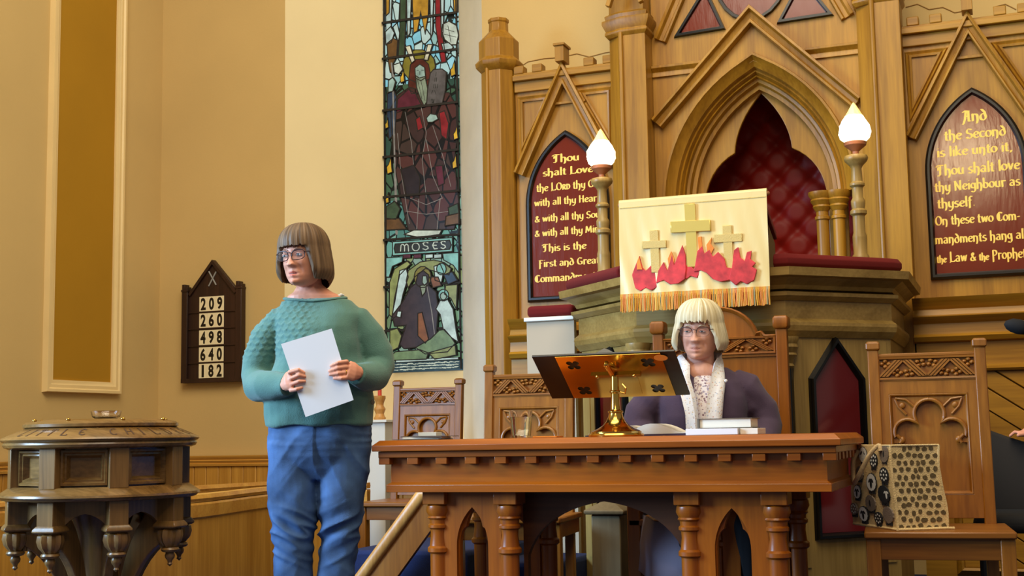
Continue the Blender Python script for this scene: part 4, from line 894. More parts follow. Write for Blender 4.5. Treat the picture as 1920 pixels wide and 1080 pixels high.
def chair(loc, rz, label, W_=.44, mats=('chair_v', 'chair_h')):
    t = thing('gothic_chair', loc, label, 'chair', 'carved oak side chairs', rz)
    h = W_ / 2; V, H = mats; yb = .20; k = dict(world=False)
    def lean(z): return .0 if z < .44 else (z - .44) * .10
    for s_ in (-1, 1):
        x = s_ * (h - .021); m = MB()
        m.loft([[(x + a * .021, yb + lean(z) + b * .023, z) for a, b in ((-1, -1), (1, -1), (1, 1), (-1, 1))] for z in (0, .44, 1.12)])
        o = obj('stile', m, V, t, bevel=.004, **k)
        c = [(x + s_ * 0, yb + lean(1.12) - .026, 1.12)]
        m = MB(); m.loft([[(x + a * w_, yb + lean(z) + b * (w_ + .004), z) for a, b in ((-1, -1), (1, -1), (1, 1), (-1, 1))] for w_, z in ((.021, 1.118), (.027, 1.126), (.027, 1.146), (.02, 1.155))])
        obj('finial', m, V, o, bevel=.004, **k)
        obj('leg', MB().box(s_ * (h + .03) - (.05 if s_ > 0 else 0), s_ * (h + .03) + (.05 if s_ < 0 else 0), -.215, -.165, 0, .425), V, t, bevel=.004, **k)
    # leaning back made in its own plane
    sh = Matrix.Shear('XY', 4, (0, 0)) if False else None
    def leanmb(m): m.v = [(x, y + lean(z), z) for x, y, z in m.v]; return m
    x0, x1 = -h + .04, h - .04
    m = MB(); m.box(x0, x1, yb - .012, yb + .012, 1.085, 1.105); m.box(x0, x1, yb - .018, yb + .014, 1.092, 1.104); m.box(x0, x1, yb - .016, yb + .012, .995, 1.008); m.box(x0, x1, yb - .004, yb + .012, 1.0, 1.09)
    obj('crest_rail', leanmb(m), H, t, bevel=.002, **k)
    obj('carved_frieze', leanmb(carved(x0 + .004, x1 - .004, 1.01, 1.083, yb - .004)), H, t, **k)
    m = MB(); Z0, Z1 = .56, .945; fx0, fx1 = x0 + .034, x1 - .034
    m.plate([[(x0, .47), (x0, 1.0), (x1, 1.0), (x1, .47)], [(fx0, Z0), (fx0, Z1), (fx1, Z1), (fx1, Z0)]], yb - .014, yb + .013)
    m.sweep([(fx0, Z0), (fx0, Z1), (fx1, Z1), (fx1, Z0)], [(0, yb - .012), (0, yb - .016), (-.006, yb - .014), (-.012, yb - .004), (-.012, yb + .008), (0, yb + .008)], closed=True)
    obj('back_frame', leanmb(m), V, t, bevel=.002, **k)
    obj('back_panel', leanmb(MB().box(fx0 - .004, fx1 + .004, yb + .012, yb + .018, Z0 - .004, Z1 + .004)), V, t, **k)
    hw = (fx1 - fx0) / 2 - .012; zb = Z1 - .19; l_, r_ = trefoil_head(hw, Z1 - .008, zb)
    m = MB()
    m.plate([[(-hw, Z1 - .008), (-hw, zb)] + l_[::-1][0:] + [(0, Z1 - .008)]], yb - .004, yb + .013)
    m.plate([[(0, Z1 - .008)] + r_[::-1] + [(hw, zb), (hw, Z1 - .008)]], yb - .004, yb + .013)
    for P in (l_, r_): m.tube([(x, yb - .008, z) for x, z in P], .0075, 8)
    for s_ in (-1, 1):
        P = [(s_ * (hw - .01), yb - .007, Z1 - .016), (s_ * (hw - .05), yb - .008, Z1 - .022), (s_ * (hw - .085), yb - .008, Z1 - .055)]; m.tube(P, .005, 6)
        m.tube([(s_ * (hw - .01), yb - .007, Z1 - .02), (s_ * (hw - .022), yb - .008, Z1 - .05), (s_ * (hw - .05), yb - .008, Z1 - .08)], .005, 6)
        m.ball((s_ * (hw - .036), yb - .006, Z1 - .045), (.012, .006, .012), 10, 8)
        m.ball((s_ * (hw - .03), yb - .008, zb + .012), (.012, .008, .014), 10, 8)
    obj('tracery', leanmb(m), V, t, **k)
    obj('seat', MB().box(-h - .035, h + .035, -.235, yb + .02, .425, .45), H, t, bevel=.006, **k)
    m = MB(); m.box(-h - .01, h + .01, -.205, -.18, .35, .425)
    obj('seat_rail', m, H, t, bevel=.002, **k)
    for s_ in (-1, 1): obj('seat_rail', MB().box(s_ * (h + .012) - .012, s_ * (h + .012) + .012, -.18, yb, .36, .425), H, t, bevel=.002, **k)
    return t
chD = chair((-.302, 5.09, 0), .09, 'carved oak side chair right of the table, carrying the sheep bag', .44)
dup(chD, (-2.165, 5.66, 0), .10, 'carved oak side chair behind the water glass, left of the lectern')
dup(chD, (-3.285, 6.90, 0), .05, 'farthest carved oak side chair, beside the red candle under the stained glass')
# great chair of the seated woman
gc = thing('minister_chair', (-1.225, 5.55, 0), 'tall oak armchair with arched back behind the seated woman', 'chair')
k = dict(); cxn = -1.225; yb = 5.76
for s_ in (-1, 1):
    x = cxn + s_ * .277
    o = obj('stile', MB().box(x - .024, x + .024, yb - .025, yb + .025, 0, 1.255), 'chair_warm', gc, bevel=.004)
    obj('finial', MB().loft([[(x + a * w_, yb + b * (w_ + .006), z) for a, b in ((-1, -1), (1, -1), (1, 1), (-1, 1))] for w_, z in ((.026, 1.254), (.033, 1.265), (.033, 1.30), (.026, 1.312))]), 'chair_warm', o, bevel=.004)
    obj('leg', MB().box(x - .028, x + .028, yb - .50, yb - .445, 0, .64), 'chair_warm', gc, bevel=.005)
    m = MB(); m.loft([[(x + a, y, z + b) for a, b in ((-.032, 0), (.032, 0), (.032, .025), (-.032, .025))] for y, z in ((yb - .53, .64), (yb - .3, .645), (yb - .02, .66))])
    obj('armrest', m, 'chair_warm', gc, bevel=.006)
m = MB(); hwc = .252
ap = [(cxn - hwc, .45), (cxn - hwc, 1.232), (cxn - .205, 1.232), (cxn - .19, 1.25)] + arc(cxn, 1.205, .178, .16, 165, 15, 14) + [(cxn + .19, 1.25), (cxn + .205, 1.232), (cxn + hwc, 1.232), (cxn + hwc, .45)]
m.plate([ap], yb - .008, yb + .015); obj('back_panel', m, 'chair_warm', gc, smooth=25)
m = MB(); m.sweep(ap[1:-1], [(0, yb - .008), (0, yb - .02), (-.006, yb - .026), (-.014, yb - .02), (-.02, yb - .008)])
m.sweep([(cxn - hwc, 1.145), (cxn + hwc, 1.145)], [(-.008, yb - .006), (-.008, yb - .016), (.008, yb - .016), (.008, yb - .006)])
obj('back_moulding', m, 'chair_warm', gc)
m = carved(cxn - hwc + .01, cxn + hwc - .01, 1.158, 1.218, yb - .008); obj('carved_frieze', m, 'chair_warm', gc)
obj('seat', MB().box(cxn - .30, cxn + .30, yb - .50, yb, .43, .46), 'chair_warm', gc, bevel=.006)
obj('seat_rail', MB().box(cxn - .27, cxn + .27, yb - .485, yb - .46, .34, .43), 'chair_warm', gc)
# ================================================================== FONT
fcx, fcy = -3.425, 4.315; PH = math.atan2(-fcy, -fcx)
ft = thing('baptismal_font', (fcx, fcy, 0), 'round carved wooden font with lettered rim and hanging acorn drops', 'font')
c0 = (fcx, fcy, 0)
obj('lid', MB().lathe([(.0, .905), (.22, .903), (.285, .893), (.298, .885), (.298, .874), (.285, .868), (.0, .868)], c0, 64), 'font_h', ft)
obj('lettered_rim', MB().lathe([(.292, .869), (.376, .833), (.381, .826), (.376, .819), (.368, .815), (.372, .806), (.366, .796), (.35, .790), (.0, .790)], c0, 72), 'font_h', ft)
for i in range(8):
    a = PH + i * PI / 4 + .3; obj('stud', MB().ball((fcx + .262 * math.cos(a), fcy + .262 * math.sin(a), .901), (.009, .009, .006), 10, 8), 'brass', ft)
CAPS = {'L': [[(.2, 1), (.2, 0), (.75, 0), (.78, .16)], [(.08, 1), (.34, 1)]], 'I': [[(.4, 1), (.4, 0)], [(.25, 1), (.55, 1)], [(.25, 0), (.55, 0)]], 'T': [[(.4, 1), (.4, 0)], [(.05, .85), (.08, 1), (.75, 1), (.78, .85)]],
        'E': [[(.75, .85), (.5, 1), (.2, .8), (.12, .5), (.2, .2), (.5, 0), (.78, .14)], [(.14, .5), (.55, .5)]], 'C': [arc(.48, .5, .38, .5, 50, 310, 9)], 'H': [[(.12, 1), (.12, 0)], [(.72, 1), (.72, 0)], [(.12, .5), (.72, .5)]],
        'D': [[(.15, 1), (.15, 0)] , [(.0, 1)] + arc(.3, .5, .45, .5, 85, -85, 8) + [(0, 0)]], 'R': [[(.15, 1), (.15, 0)], arc(.35, .75, .32, .25, 110, -110, 6), [(.35, .5), (.8, 0)]], 'N': [[(.12, 0), (.12, 1), (.7, 0), (.7, 1)]]}
m = MB()
for ch, dg in zip('LITTLECHILDREN', (-57, -49, -41, -32.5, -23, -12, 7, 17, 25.5, 35, 46, 57, 68, 79)):
    for seq in CAPS[ch]:
        for p, q in zip(seq, seq[1:]):
            Q = []
            t = Vector((q[0] - p[0], q[1] - p[1])).normalized(); n_ = Vector((-t.y, t.x)) * (.07 if abs(t.y) > .5 else .045)
            for (u, v), s_ in ((p, 1), (p, -1), (q, -1), (q, 1)):
                u2, v2 = u + n_.x * s_, v + n_.y * s_; f = .2 + .62 * v2; r_ = .376 - .084 * f + .0008; z = .833 + .036 * f + .0012
                a = PH + math.radians(dg) + (u2 - .4) * .105; Q.append((fcx + r_ * math.cos(a), fcy + r_ * math.sin(a), z))
            m.add(Q, [(0, 1, 2, 3)])
obj('lettering', m, 'cutting', ft, smooth=0)
PA = [PH + math.radians(11 + 45 * i) for i in range(8)]
m = MB(); ro = [(fcx + .302 * math.cos(a) , fcy + .302 * math.sin(a)) for a in PA]
m.loft([[(x, y, z) for x, y in ro] for z in (.64, .795)]); body = obj('body', m, 'font_h', ft, smooth=0)
for i, a in enumerate(PA):
    b = PA[(i + 1) % 8]; am = (a + b) / 2 if i < 7 else a + PI / 8
    ca, sa = math.cos(am), math.sin(am); ap_ = .302 * math.cos(PI / 8)
    def fr(u, v, d, ca=ca, sa=sa): r_ = ap_ + d; return (fcx + ca * r_ - sa * u, fcy + sa * r_ + ca * u, v)
    hwp = .302 * math.sin(PI / 8) - .03
    m = MB(); m.sweep([(-hwp, .652), (-hwp, .785), (hwp, .785), (hwp, .652)], [(0, 0), (0, .028), (-.008, .03), (-.014, .02), (-.02, .022), (-.028, .006), (-.03, 0)], fr, closed=True)
    obj('panel_moulding', m, 'font_h', body)
    def box_at(r0, r1, hw_, z0, z1, a=a):
        c_, s_ = math.cos(a), math.sin(a); mm = MB(); mm.box(r0, r1, -hw_, hw_, z0, z1); mm.v = [(fcx + c_ * x - s_ * y, fcy + s_ * x + c_ * y, z) for x, y, z in mm.v]; return mm
    obj('post', box_at(.285, .346, .036, .640, .795), 'font_wood', ft, bevel=.003)
    rx = .315; px_, py_ = fcx + rx * math.cos(a), fcy + rx * math.sin(a)
    pb = obj('drop_post', box_at(.275, .352, .036, .50, .60), 'font_wood', ft, bevel=.003)
    m = MB(); c4, s4 = math.cos(a), math.sin(a)
    m.loft([[(px_ + c4 * x * w_ - s4 * y * w_, py_ + s4 * x * w_ + c4 * y * w_, z) for x, y in ((-1, -1), (1, -1), (1, 1), (-1, 1))] for w_, z in ((.038, .505), (.048, .492), (.05, .482), (.04, .476))])
    obj('corbel', m, 'font_wood', pb, bevel=.003)
    rings = []
    for r_, z in ((.030, .478), (.043, .468), (.046, .448), (.040, .425), (.028, .41), (.024, .404)):
        rings.append([(px_ + r_ * (1 + .10 * math.cos(8 * q * 2 * PI / 32)) * math.cos(q * 2 * PI / 32), py_ + r_ * (1 + .10 * math.cos(8 * q * 2 * PI / 32)) * math.sin(q * 2 * PI / 32), z) for q in range(32)])
    obj('acanthus_bulb', MB().loft(rings), 'font_wood', pb)
    obj('acorn_drop', MB().lathe([(.0, .404), (.032, .402), (.036, .394), (.030, .386), (.016, .382), (.02, .372), (.018, .362), (.010, .352), (.008, .344), (.011, .338), (.0, .328)][::-1], (px_, py_, 0), 16), 'font_wood', pb)
    # pierced spandrel between the drops and a curved rib to the stem
    hws = .300 * math.sin(PI / 8) + .004
    def fr2(u, v, d, ca=ca, sa=sa): r_ = .272 + d; return (fcx + ca * r_ - sa * u, fcy + sa * r_ + ca * u, v)
    m = MB(); ac = arch(0, hws - .018, .43, .115, 8)
    m.plate([[(-hws, .40), (-hws, .60), (hws, .60), (hws, .40), (hws - .018, .40)] + ac[::-1] + [(-hws + .018, .40)]], -.02, 0, fr2)
    obj('arched_spandrel', m, 'font_wood', ft, smooth=25)
    def fr3(u, v, d, a=a): c_, s_ = math.cos(a), math.sin(a); return (fcx + c_ * u - s_ * d, fcy + s_ * u + c_ * d, v)
    up_ = quad_curve((.28, .58), (.12, .50), (.075, .10), 8); lo_ = quad_curve((.115, .10), (.15, .34), (.285, .42), 8)
    m = MB(); m.plate([up_ + lo_], -.018, .018, fr3); obj('rib', m, 'font_wood', ft, smooth=30, bevel=.004)
obj('ledge', MB().lathe([(.0, .645), (.34, .645), (.384, .616), (.386, .608), (.378, .604), (.372, .596), (.362, .593), (.0, .593)], c0, 72), 'font_h', ft)
obj('stem', MB().lathe([(.30, 0), (.30, .04), (.24, .06), (.13, .10), (.085, .16), (.075, .3), (.085, .45), (.12, .55), (.2, .595)], c0, 32), 'font_wood', ft)
bw = obj('glass_bowl', MB().lathe([(.0, .9065), (.044, .9065), (.054, .913), (.060, .936), (.057, .937), (.05, .917), (.04, .912), (.0, .911)], (fcx + .02, fcy, 0), 40), 'glass', smooth=60)
tag(bw, 'small clear glass dish on the font lid', 'bowl')
# ================================================================== HYMN BOARD
hb = thing('hymn_board', (-5.205, YW, 1.22), 'dark wooden hymn board with pointed top and five number rows', 'board')
hp = lambda seq: pts(YW - .03, seq)
m = MB(); Y0 = YW
hx0, hx1 = -5.44, -4.955; hz0, hzt = 1.222, 1.87
m.plate([[(hx0 + .04, hz0 + .01), (hx0 + .04, 1.84), (-5.2, 2.07), (hx1 - .04, 1.84), (hx1 - .04, hz0 + .01)]], YW - .035, YW - .001)
obj('back_board', m, 'dark_wood', hb, bevel=.003)
for x in (hx0 + .022, hx1 - .022):
    o = obj('side_post', MB().loft([[(x + a * .024, YW - .03 + b * .028, z) for a, b in ((-1, -1), (1, -1), (1, 1), (-1, 1))] for z in (hz0, 1.86)]), 'dark_wood', hb, bevel=.003)
    m = MB(); m.box(x - .027, x + .027, YW - .062, YW - .002, 1.852, 1.868); m.box(x - .022, x + .004, YW - .058, YW - .004, 1.868, 1.905); m.box(x - .022, x + .022, YW - .056, YW - .004, 1.868, 1.888)
    obj('battlement', m, 'dark_wood', o, bevel=.002)
m = MB(); m.sweep([(hx0 + .045, 1.835), (-5.2, 2.068), (hx1 - .045, 1.835)], [(0, YW - .03), (0, YW - .05), (-.02, YW - .05), (-.024, YW - .03)])
obj('gable_moulding', m, 'dark_wood', hb)
obj('bottom_rail', MB().box(hx0, hx1, YW - .06, YW - .001, hz0 - .01, hz0 + .02), 'dark_wood', hb)
CW, CH = .066, .102; zr = [1.732, 1.604, 1.474, 1.346, 1.218]
rows = ['209', '260', '498', '640', '182']
zr = [onY(402, y, YW - .04)[1] for y in (569, 600, 632, 664, 695)]
m = MB()
for z in zr: m.box(hx0 + .045, hx1 - .045, YW - .044, YW - .034, z - CH / 2 - .010, z - CH / 2 - .001)
obj('card_ledge', m, 'dark_wood', hb)
m = MB()
for a, b in (((-5.232, 1.99), (-5.172, 1.89)), ((-5.172, 1.985), (-5.232, 1.885))):
    m.tube([(a[0], YW - .037, a[1] - .002), (b[0], YW - .037, b[1])], .0055, 6)
obj('chalk_cross', m, 'grey_chalk', hb)
def digit_mesh(ch):
    cu = bpy.data.curves.new('digit', 'FONT'); cu.body = ch; cu.size = 1; cu.align_x = 'CENTER'; cu.offset = .04; cu.resolution_u = 4
    o = bpy.data.objects.new('digit', cu); COL.objects.link(o); dg = bpy.context.evaluated_depsgraph_get()
    me = bpy.data.meshes.new_from_object(o.evaluated_get(dg)); COL.objects.unlink(o); bpy.data.objects.remove(o); bpy.data.curves.remove(cu)
    vs = [v.co.copy() for v in me.vertices]; fs = [tuple(p.vertices) for p in me.polygons]; bpy.data.meshes.remove(me); return vs, fs
DG = {c: digit_mesh(c) for c in '0123456789'}
ordn = ['top', 'second', 'third', 'fourth', 'bottom']; pos = ['left', 'middle', 'right']
for r_, (row, z) in enumerate(zip(rows, zr)):
    for c, ch in enumerate(row):
        x = -5.205 + (c - 1) * (CW + .001) + .0; y = YW - .0395
        crd = obj('number_card', MB().box(x - CW / 2, x + CW / 2, y - .002, y + .002, z - CH / 2, z + CH / 2), 'card_cream', smooth=0)
        tag(crd, 'cream number card %s, %s in the %s row (%s) of the hymn board' % (ch, pos[c], ordn[r_], row), 'card', 'number cards on the hymn board')
        vs, fs = DG[ch]; zs = [v.y for v in vs]; xs = [v.x for v in vs]; xm = (max(xs) + min(xs)) / 2; zm0, zm1 = min(zs), max(zs)
        sx = .042 / max(.4, max(xs) - min(xs)); sz = .086 / (zm1 - zm0)
        m = MB(); m.add([(x + (v.x - xm) * sx, y - .0026, z - .043 + (v.y - zm0) * sz) for v in vs], fs); obj('digit', m, 'black_frame', crd, smooth=0)
# ================================================================== PEWS
def pew(name_label, path, h):
    t = thing('pew', (path[0][0], path[0][1], 0), name_label, 'pew', 'pine pews left of the platform')
    m = MB(); m.sweep(path, [(-.02, 0), (-.02, h - .05), (.02, h - .05), (.02, 0)], FP); obj('pew_back', m, 'pine_board', t, smooth=20)
    obj('capping_rail', MB().sweep(path, [(-.035, h - .02), (-.028, h), (.028, h), (.035, h - .02), (.028, h - .035), (-.028, h - .035)], FP), 'pine_rail', t, smooth=40)
    obj('moulding', MB().sweep(path, [(-.021, h - .12), (-.03, h - .11), (-.034, h - .05), (-.03, h - .04), (.03, h - .04), (.034, h - .05), (.03, h - .11), (.021, h - .12)], FP), 'pine_rail', t, smooth=20)
def bez(P, n=10):
    out = []
    for i in range(len(P) - 1):
        p0 = P[max(i - 1, 0)]; p1 = P[i]; p2 = P[i + 1]; p3 = P[min(i + 2, len(P) - 1)]
        for k_ in range(n):
            t = k_ / n; out.append(tuple(.5 * (2 * p1[d] + (p2[d] - p0[d]) * t + (2 * p0[d] - 5 * p1[d] + 4 * p2[d] - p3[d]) * t * t + (3 * p1[d] - p0[d] - 3 * p2[d] + p3[d]) * t ** 3) for d in (0, 1)))
    return out + [P[-1]]
pew('curved pine pew passing behind the standing woman', bez([(-3.88, 5.0), (-3.82, 5.55), (-3.95, 6.3), (-3.95, 6.75), (-3.82, 6.95), (-3.62, 7.0)], 5), .548)
pew('farther pine pew in front of the wall boarding', bez([(-4.35, 4.15), (-4.5, 5.4), (-4.6, 6.6), (-4.5, 7.3)], 5), .545)
# ================================================================== CANDLE
pd = thing('pedestal', (-3.735, 7.38, 0), 'narrow white painted pedestal under the candlestick', 'pedestal')
obj('shaft', MB().box(-3.80, -3.67, 7.32, 7.45, 0, .905), 'white_paint', pd, bevel=.003); obj('top', MB().box(-3.82, -3.65, 7.30, 7.47, .905, .922), 'white_paint', pd, bevel=.003)
o = obj('candlestick', MB().lathe([(.036, .9225), (.038, .935), (.03, .945), (.026, .96), (.036, .985), (.036, .992), (.024, 1.01), (.024, 1.02), (.03, 1.04), (.037, 1.055), (.037, 1.072), (.014, 1.074)], (-3.735, 7.38, 0), 24), 'light_wood'); tag(o, 'turned pale wooden candlestick on the white pedestal', 'candlestick')
o = obj('candle', MB().lathe([(.0125, 1.0745), (.0118, 1.2), (.011, 1.33), (.004, 1.338), (.0015, 1.338), (.0015, 1.35)], (-3.735, 7.38, 0), 16), 'candle_red'); tag(o, 'tall slim red candle in the wooden candlestick', 'candle')
# ================================================================== ON THE TABLE
T1 = TZ + .0008
# brass lectern
lx, ly = -1.447, 4.86
lc = thing('brass_lectern', (lx, ly, TZ), 'polished brass book stand seen from behind, on the communion table', 'lectern')
obj('base', MB().lathe([(.0, .8005), (.106, .8005), (.108, .806), (.104, .812), (.098, .813), (.098, .819), (.088, .824), (.072, .83), (.052, .842), (.038, .858), (.03, .874), (.026, .89)], (lx, ly, 0), 48), 'brass', lc)
obj('stem', MB().lathe([(.026, .888), (.030, .892), (.03, .897), (.021, .901), (.019, .905), (.0165, .955), (.0165, .965), (.021, .969), (.021, .974), (.0165, .978), (.0145, 1.03), (.0, 1.031)], (lx, ly, 0), 24), 'brass', lc)
# tilted plate: top edge toward the room, sloping down to the reader
A = Vector((0, 4.795, 1.112)); B = Vector((0, 5.02, .958)); sl = (B - A).normalized(); nr = Vector((0, -sl.z, sl.y)); 
if nr.z < 0: nr = -nr
def frp(a, b, d): p = A + sl * b + nr * d; return (lx - .005 + a, p.y, p.z)
LB = (B - A).length
def quatre(ca, cb, r_):
    out = []
    for k_ in range(4):
        a0 = math.radians(45 + 90 * k_)
        for t in range(-5, 6):
            aa = a0 + t * math.radians(26); out.append((ca + r_ * .62 * math.cos(a0) + r_ * .42 * math.cos(aa), cb + r_ * .62 * math.sin(a0) + r_ * .42 * math.sin(aa)))
    return out
px0, px1 = -.215, .205
m = MB(); m.plate([[(px0, 0), (px1, 0), (px1, LB), (px0, LB)]] + [quatre(x, y, .030) for x in (px0 + .06, px1 - .06) for y in (.055, LB - .05)], -.003, .0, frp)
obj('plate', m, 'brass', lc, smooth=0)
m = MB(); m.plate([[(-.085, .125), (.085, .125), (.075, LB - .02), (-.075, LB - .02)]], -.007, -.003, frp); m.plate([[(-.10, .115), (.10, .115), (.10, .13), (-.10, .13)]], -.012, -.003, frp)
m.tube([frp(-.02, .06, -.008), frp(0, .115, -.03), (lx, ly, 1.02)], .010, 8); m.ball(frp(-.02, .055, -.006), .012, 10, 8)
for x in (-.075, .075): m.ball(frp(x, .122, -.012), .008, 8, 6)
m.tube([(lx + .03, ly, 1.0), (lx + .045, ly - .005, .985), (lx + .04, ly, .965), (lx + .02, ly, .97)], .004, 6)
obj('bracket', m, 'brass', lc)
o = thing('black_folder', frp(0, LB / 2, .004), 'wide black folder resting on the brass book stand', 'folder')
m = MB(); m.plate([[(px0 - .095, -.004), (px1 + .055, -.004), (px1 + .055, LB + .004), (px0 - .095, LB + .004)]], .0006, .009, frp); obj('board', m, 'black_frame', o, bevel=.001)
m = MB(); m.loft([[frp(a, b, d) for a, b, d in ((-.05, -.002, .009), (-.02, -.002, .03), (.0, -.002, .022), (.02, -.002, .009))], [frp(a, b, d) for a, b, d in ((-.05, .02, .009), (-.02, .02, .03), (.0, .02, .022), (.02, .02, .009))]]); obj('clip', m, 'black_gloss', o)
# a glow-coloured round tag near the folder corner
m = MB(); m.plate([ell(px1 - .004, .028, .027, .018, 20)], -.0042, -.0035, frp); obj('label_disc', m, 'orange_card', lc, smooth=0)
# glass of water
gx, gy = -1.853, 4.90
tm = thing('tumbler', (gx, gy, TZ), 'clear glass tumbler of water on the table', 'glass')
obj('glass', MB().lathe([(.0, T1), (.037, T1), (.0385, .803), (.0475, .910), (.0455, .910), (.0375, .813), (.036, .810), (.0, .810)], (gx, gy, 0), 40), 'glass', tm, smooth=50)
obj('water', MB().lathe([(.0, .8106), (.0366, .8106), (.0376, .8136), (.0437, .884), (.0, .884)], (gx, gy, 0), 40), 'water', tm, smooth=50)
o = obj('orange_booklet', MB().box(-1.79, -1.69, 4.86, 4.94, T1, .806), 'orange_card', bevel=.001); tag(o, 'small orange booklet lying beside the water glass', 'booklet')
# papers at the left end
for i, (x0, y0, w_, d_, rz_, z0, z1, mt, lb, ct) in enumerate((
    (-2.245, 4.54, .19, .15, .03, T1, .8035, 'booklet_grey', 'lowest grey booklet of the pile at the left end of the table', 'booklet'),
    (-2.215, 4.56, .16, .13, .10, .8038, .811, 'page', 'cream folded sheets in the pile at the left end of the table', 'papers'),
    (-2.215, 4.55, .185, .13, -.12, .8113, .8145, 'booklet_grey', 'upper grey booklet with overhanging corner in the left-end pile', 'booklet'),
    (-2.165, 4.60, .075, .06, .05, .8148, .829, 'white_paint', 'small white box on top of the booklets at the left end', 'box'))):
    m = MB(); m.box(-w_ / 2, w_ / 2, -d_ / 2, d_ / 2, 0, z1 - z0); o = obj(ct, m, mt, bevel=.001); o.location = (x0 + w_ / 2, y0 + d_ / 2, z0); o.rotation_euler = (0, 0, rz_); tag(o, lb, ct)
# open book
ob = thing('open_book', (-1.39, 5.0, TZ), 'large open book with curling white pages in front of the seated woman', 'book')
def pages(sgn, x0, w_, hgt, y0, y1):
    n = 12; top = [(x0 + sgn * w_ * i / n, T1 + .008 + hgt * (math.sin(PI * min(1, (i / n) * 1.25 + .12)) ** .8 if i < n else 0) * (1 - .45 * i / n) + .004) for i in range(n + 1)]
    bot = [(x0 + sgn * w_ * i / n, T1 + .006 + .002 * i / n) for i in range(n + 1)]
    ring = top + bot[::-1]; m = MB(); m.loft([[(x, y, z) for x, z in ring] for y in (y0, y1)]); return m
obj('page_block', pages(-1, -1.40, .20, .034, 4.985, 5.165), 'page', ob, smooth=40); obj('page_block', pages(1, -1.40, .225, .040, 4.985, 5.165), 'page', ob, smooth=40)
m = MB(); m.box(-1.61, -1.405, 4.975, 5.172, T1, T1 + .005); m.box(-1.395, -1.165, 4.975, 5.172, T1, T1 + .006); m.box(-1.41, -1.39, 4.975, 5.172, T1, T1 + .012); obj('cover', m, 'purple_jacket', ob, bevel=.001)
# stack at the right
o = obj('paper_stack', MB().box(-1.16, -.965, 4.80, 5.02, T1, .8235), 'sheet_white', bevel=.001); tag(o, 'thick white stack of paper under the closed book', 'papers')
o = obj('notepad', MB().box(-.96, -.895, 4.82, 4.98, T1, .823), 'page', bevel=.001); tag(o, 'small pale notepad at the right of the white paper stack', 'notepad')
bk2 = thing('closed_book', (-1.02, 4.93, .8245), 'thick closed book with cream page edges on the white paper stack', 'book')
obj('page_block', MB().box(-1.115, -.925, 4.845, 4.985, .8270, .858), 'page', bk2)
m = MB(); m.box(-1.12, -.918, 4.838, 4.992, .8243, .8268); m.box(-1.12, -.918, 4.838, 4.992, .8582, .861); m.box(-1.124, -1.1155, 4.838, 4.992, .8243, .861); obj('cover', m, 'booklet_grey', bk2, bevel=.001)
# ================================================================== BAG
C0 = Vector((-.425, 4.875, 0)); da = math.radians(9); Rv = Vector((math.cos(YAW), math.sin(YAW), 0)); Fv = Vector((-math.sin(YAW), math.cos(YAW), 0))
e1 = Rv * math.cos(da) + Fv * math.sin(da); e2 = -Rv * math.sin(da) + Fv * math.cos(da)      # e1 along the dotted side, e2 along the sheep side
bw1, bw2, bh, bz = .185, .36, .30, .4515
bag = thing('jute_bag', (-.40, 5.0, .451), 'jute shopping bag with sheep print and brown dots, on the right-hand chair', 'bag')
def bfold(a, b, z): k_ = (z - bz) / bh; return C0 + e1 * (a + .010 * math.sin(z * 16 + b * 8) * (1 if a > .1 else .5) - .006 * k_) + e2 * (b - .0 * k_) + Vector((0, 0, z))
m = MB(); n = 8; th = .004; rings = []
for j in range(n + 1):
    z = bz + bh * j / n; rings.append([bfold(0, 0, z), bfold(bw1 / 2, .0 + .004, z), bfold(bw1, 0, z), bfold(bw1, bw2, z), bfold(bw1 / 2, bw2, z), bfold(0, bw2, z)])
inner = [[p + ((C0 + e1 * bw1 / 2 + e2 * bw2 / 2) - Vector((p.x, p.y, 0))).normalized() * .004 for p in r_] for r_ in reversed(rings)]
inner[-1] = [Vector((p.x, p.y, bz + .006)) for p in inner[-1]]
m.loft(rings + inner); obj('body', m, 'jute', bag, smooth=30)
m = MB()
for a, b in ((0, 0), (bw1, 0), (0, bw2)): m.tube([bfold(a, b, bz + bh * j / 12) + Vector((random.uniform(-.001, .001), random.uniform(-.001, .001), 0)) for j in range(13)], .005, 6)
m.tube([bfold(bw1 * i / 14, 0, bz + .004) - e2 * .002 for i in range(15)] + [bfold(bw1 + .022, -.004, bz + .003)], [.0055 + .001 * (i % 2) for i in range(16)], 6)
m.tube([bfold(0, bw2 * i / 14, bz + .004) - e1 * .002 for i in range(15)], [.0055 + .001 * (i % 2) for i in range(15)], 6)
m.tube([bfold(bw1 * i / 6, 0, bz + bh) for i in range(7)], .0035, 6); m.tube([bfold(0, bw2 * i / 6, bz + bh) for i in range(7)], .0035, 6)
obj('seam', m, 'jute', bag)
fd = lambda a, b, d: bfold(a, -.0012 - d + .004 * (1 - abs(a / bw1 - .5) * 2), b)
def blob(cx, cy, rx, ry, j_=.12, n=14):
    ph = random.random() * 6; return [(cx + rx * math.cos(2 * PI * i / n) * (1 + j_ * math.sin(2 * 2 * PI * i / n + ph)), cy + ry * math.sin(2 * PI * i / n) * (1 + j_ * math.cos(3 * 2 * PI * i / n + ph))) for i in range(n)]
random.seed(11); m = MB()
for r_ in range(12):
    for c in range(7):
        a = .012 + (c + (.5 if r_ % 2 else 0)) * .0262 + random.uniform(-.004, .004); b = bz + .012 + r_ * .0252 + random.uniform(-.004, .004)
        if a < bw1 - .006 and b < bz + bh - .008: m.plate([blob(a, b, random.uniform(.0078, .0105), random.uniform(.0072, .0095))], .0, .0012, fd)
obj('dot_print', m, 'print_brown', bag, smooth=0)
fs_ = lambda a, b, d: bfold(-.0015 - d, a, b)
m = MB(); mats_s = ['print_white', 'print_black', 'print_grey']; lv = [0]
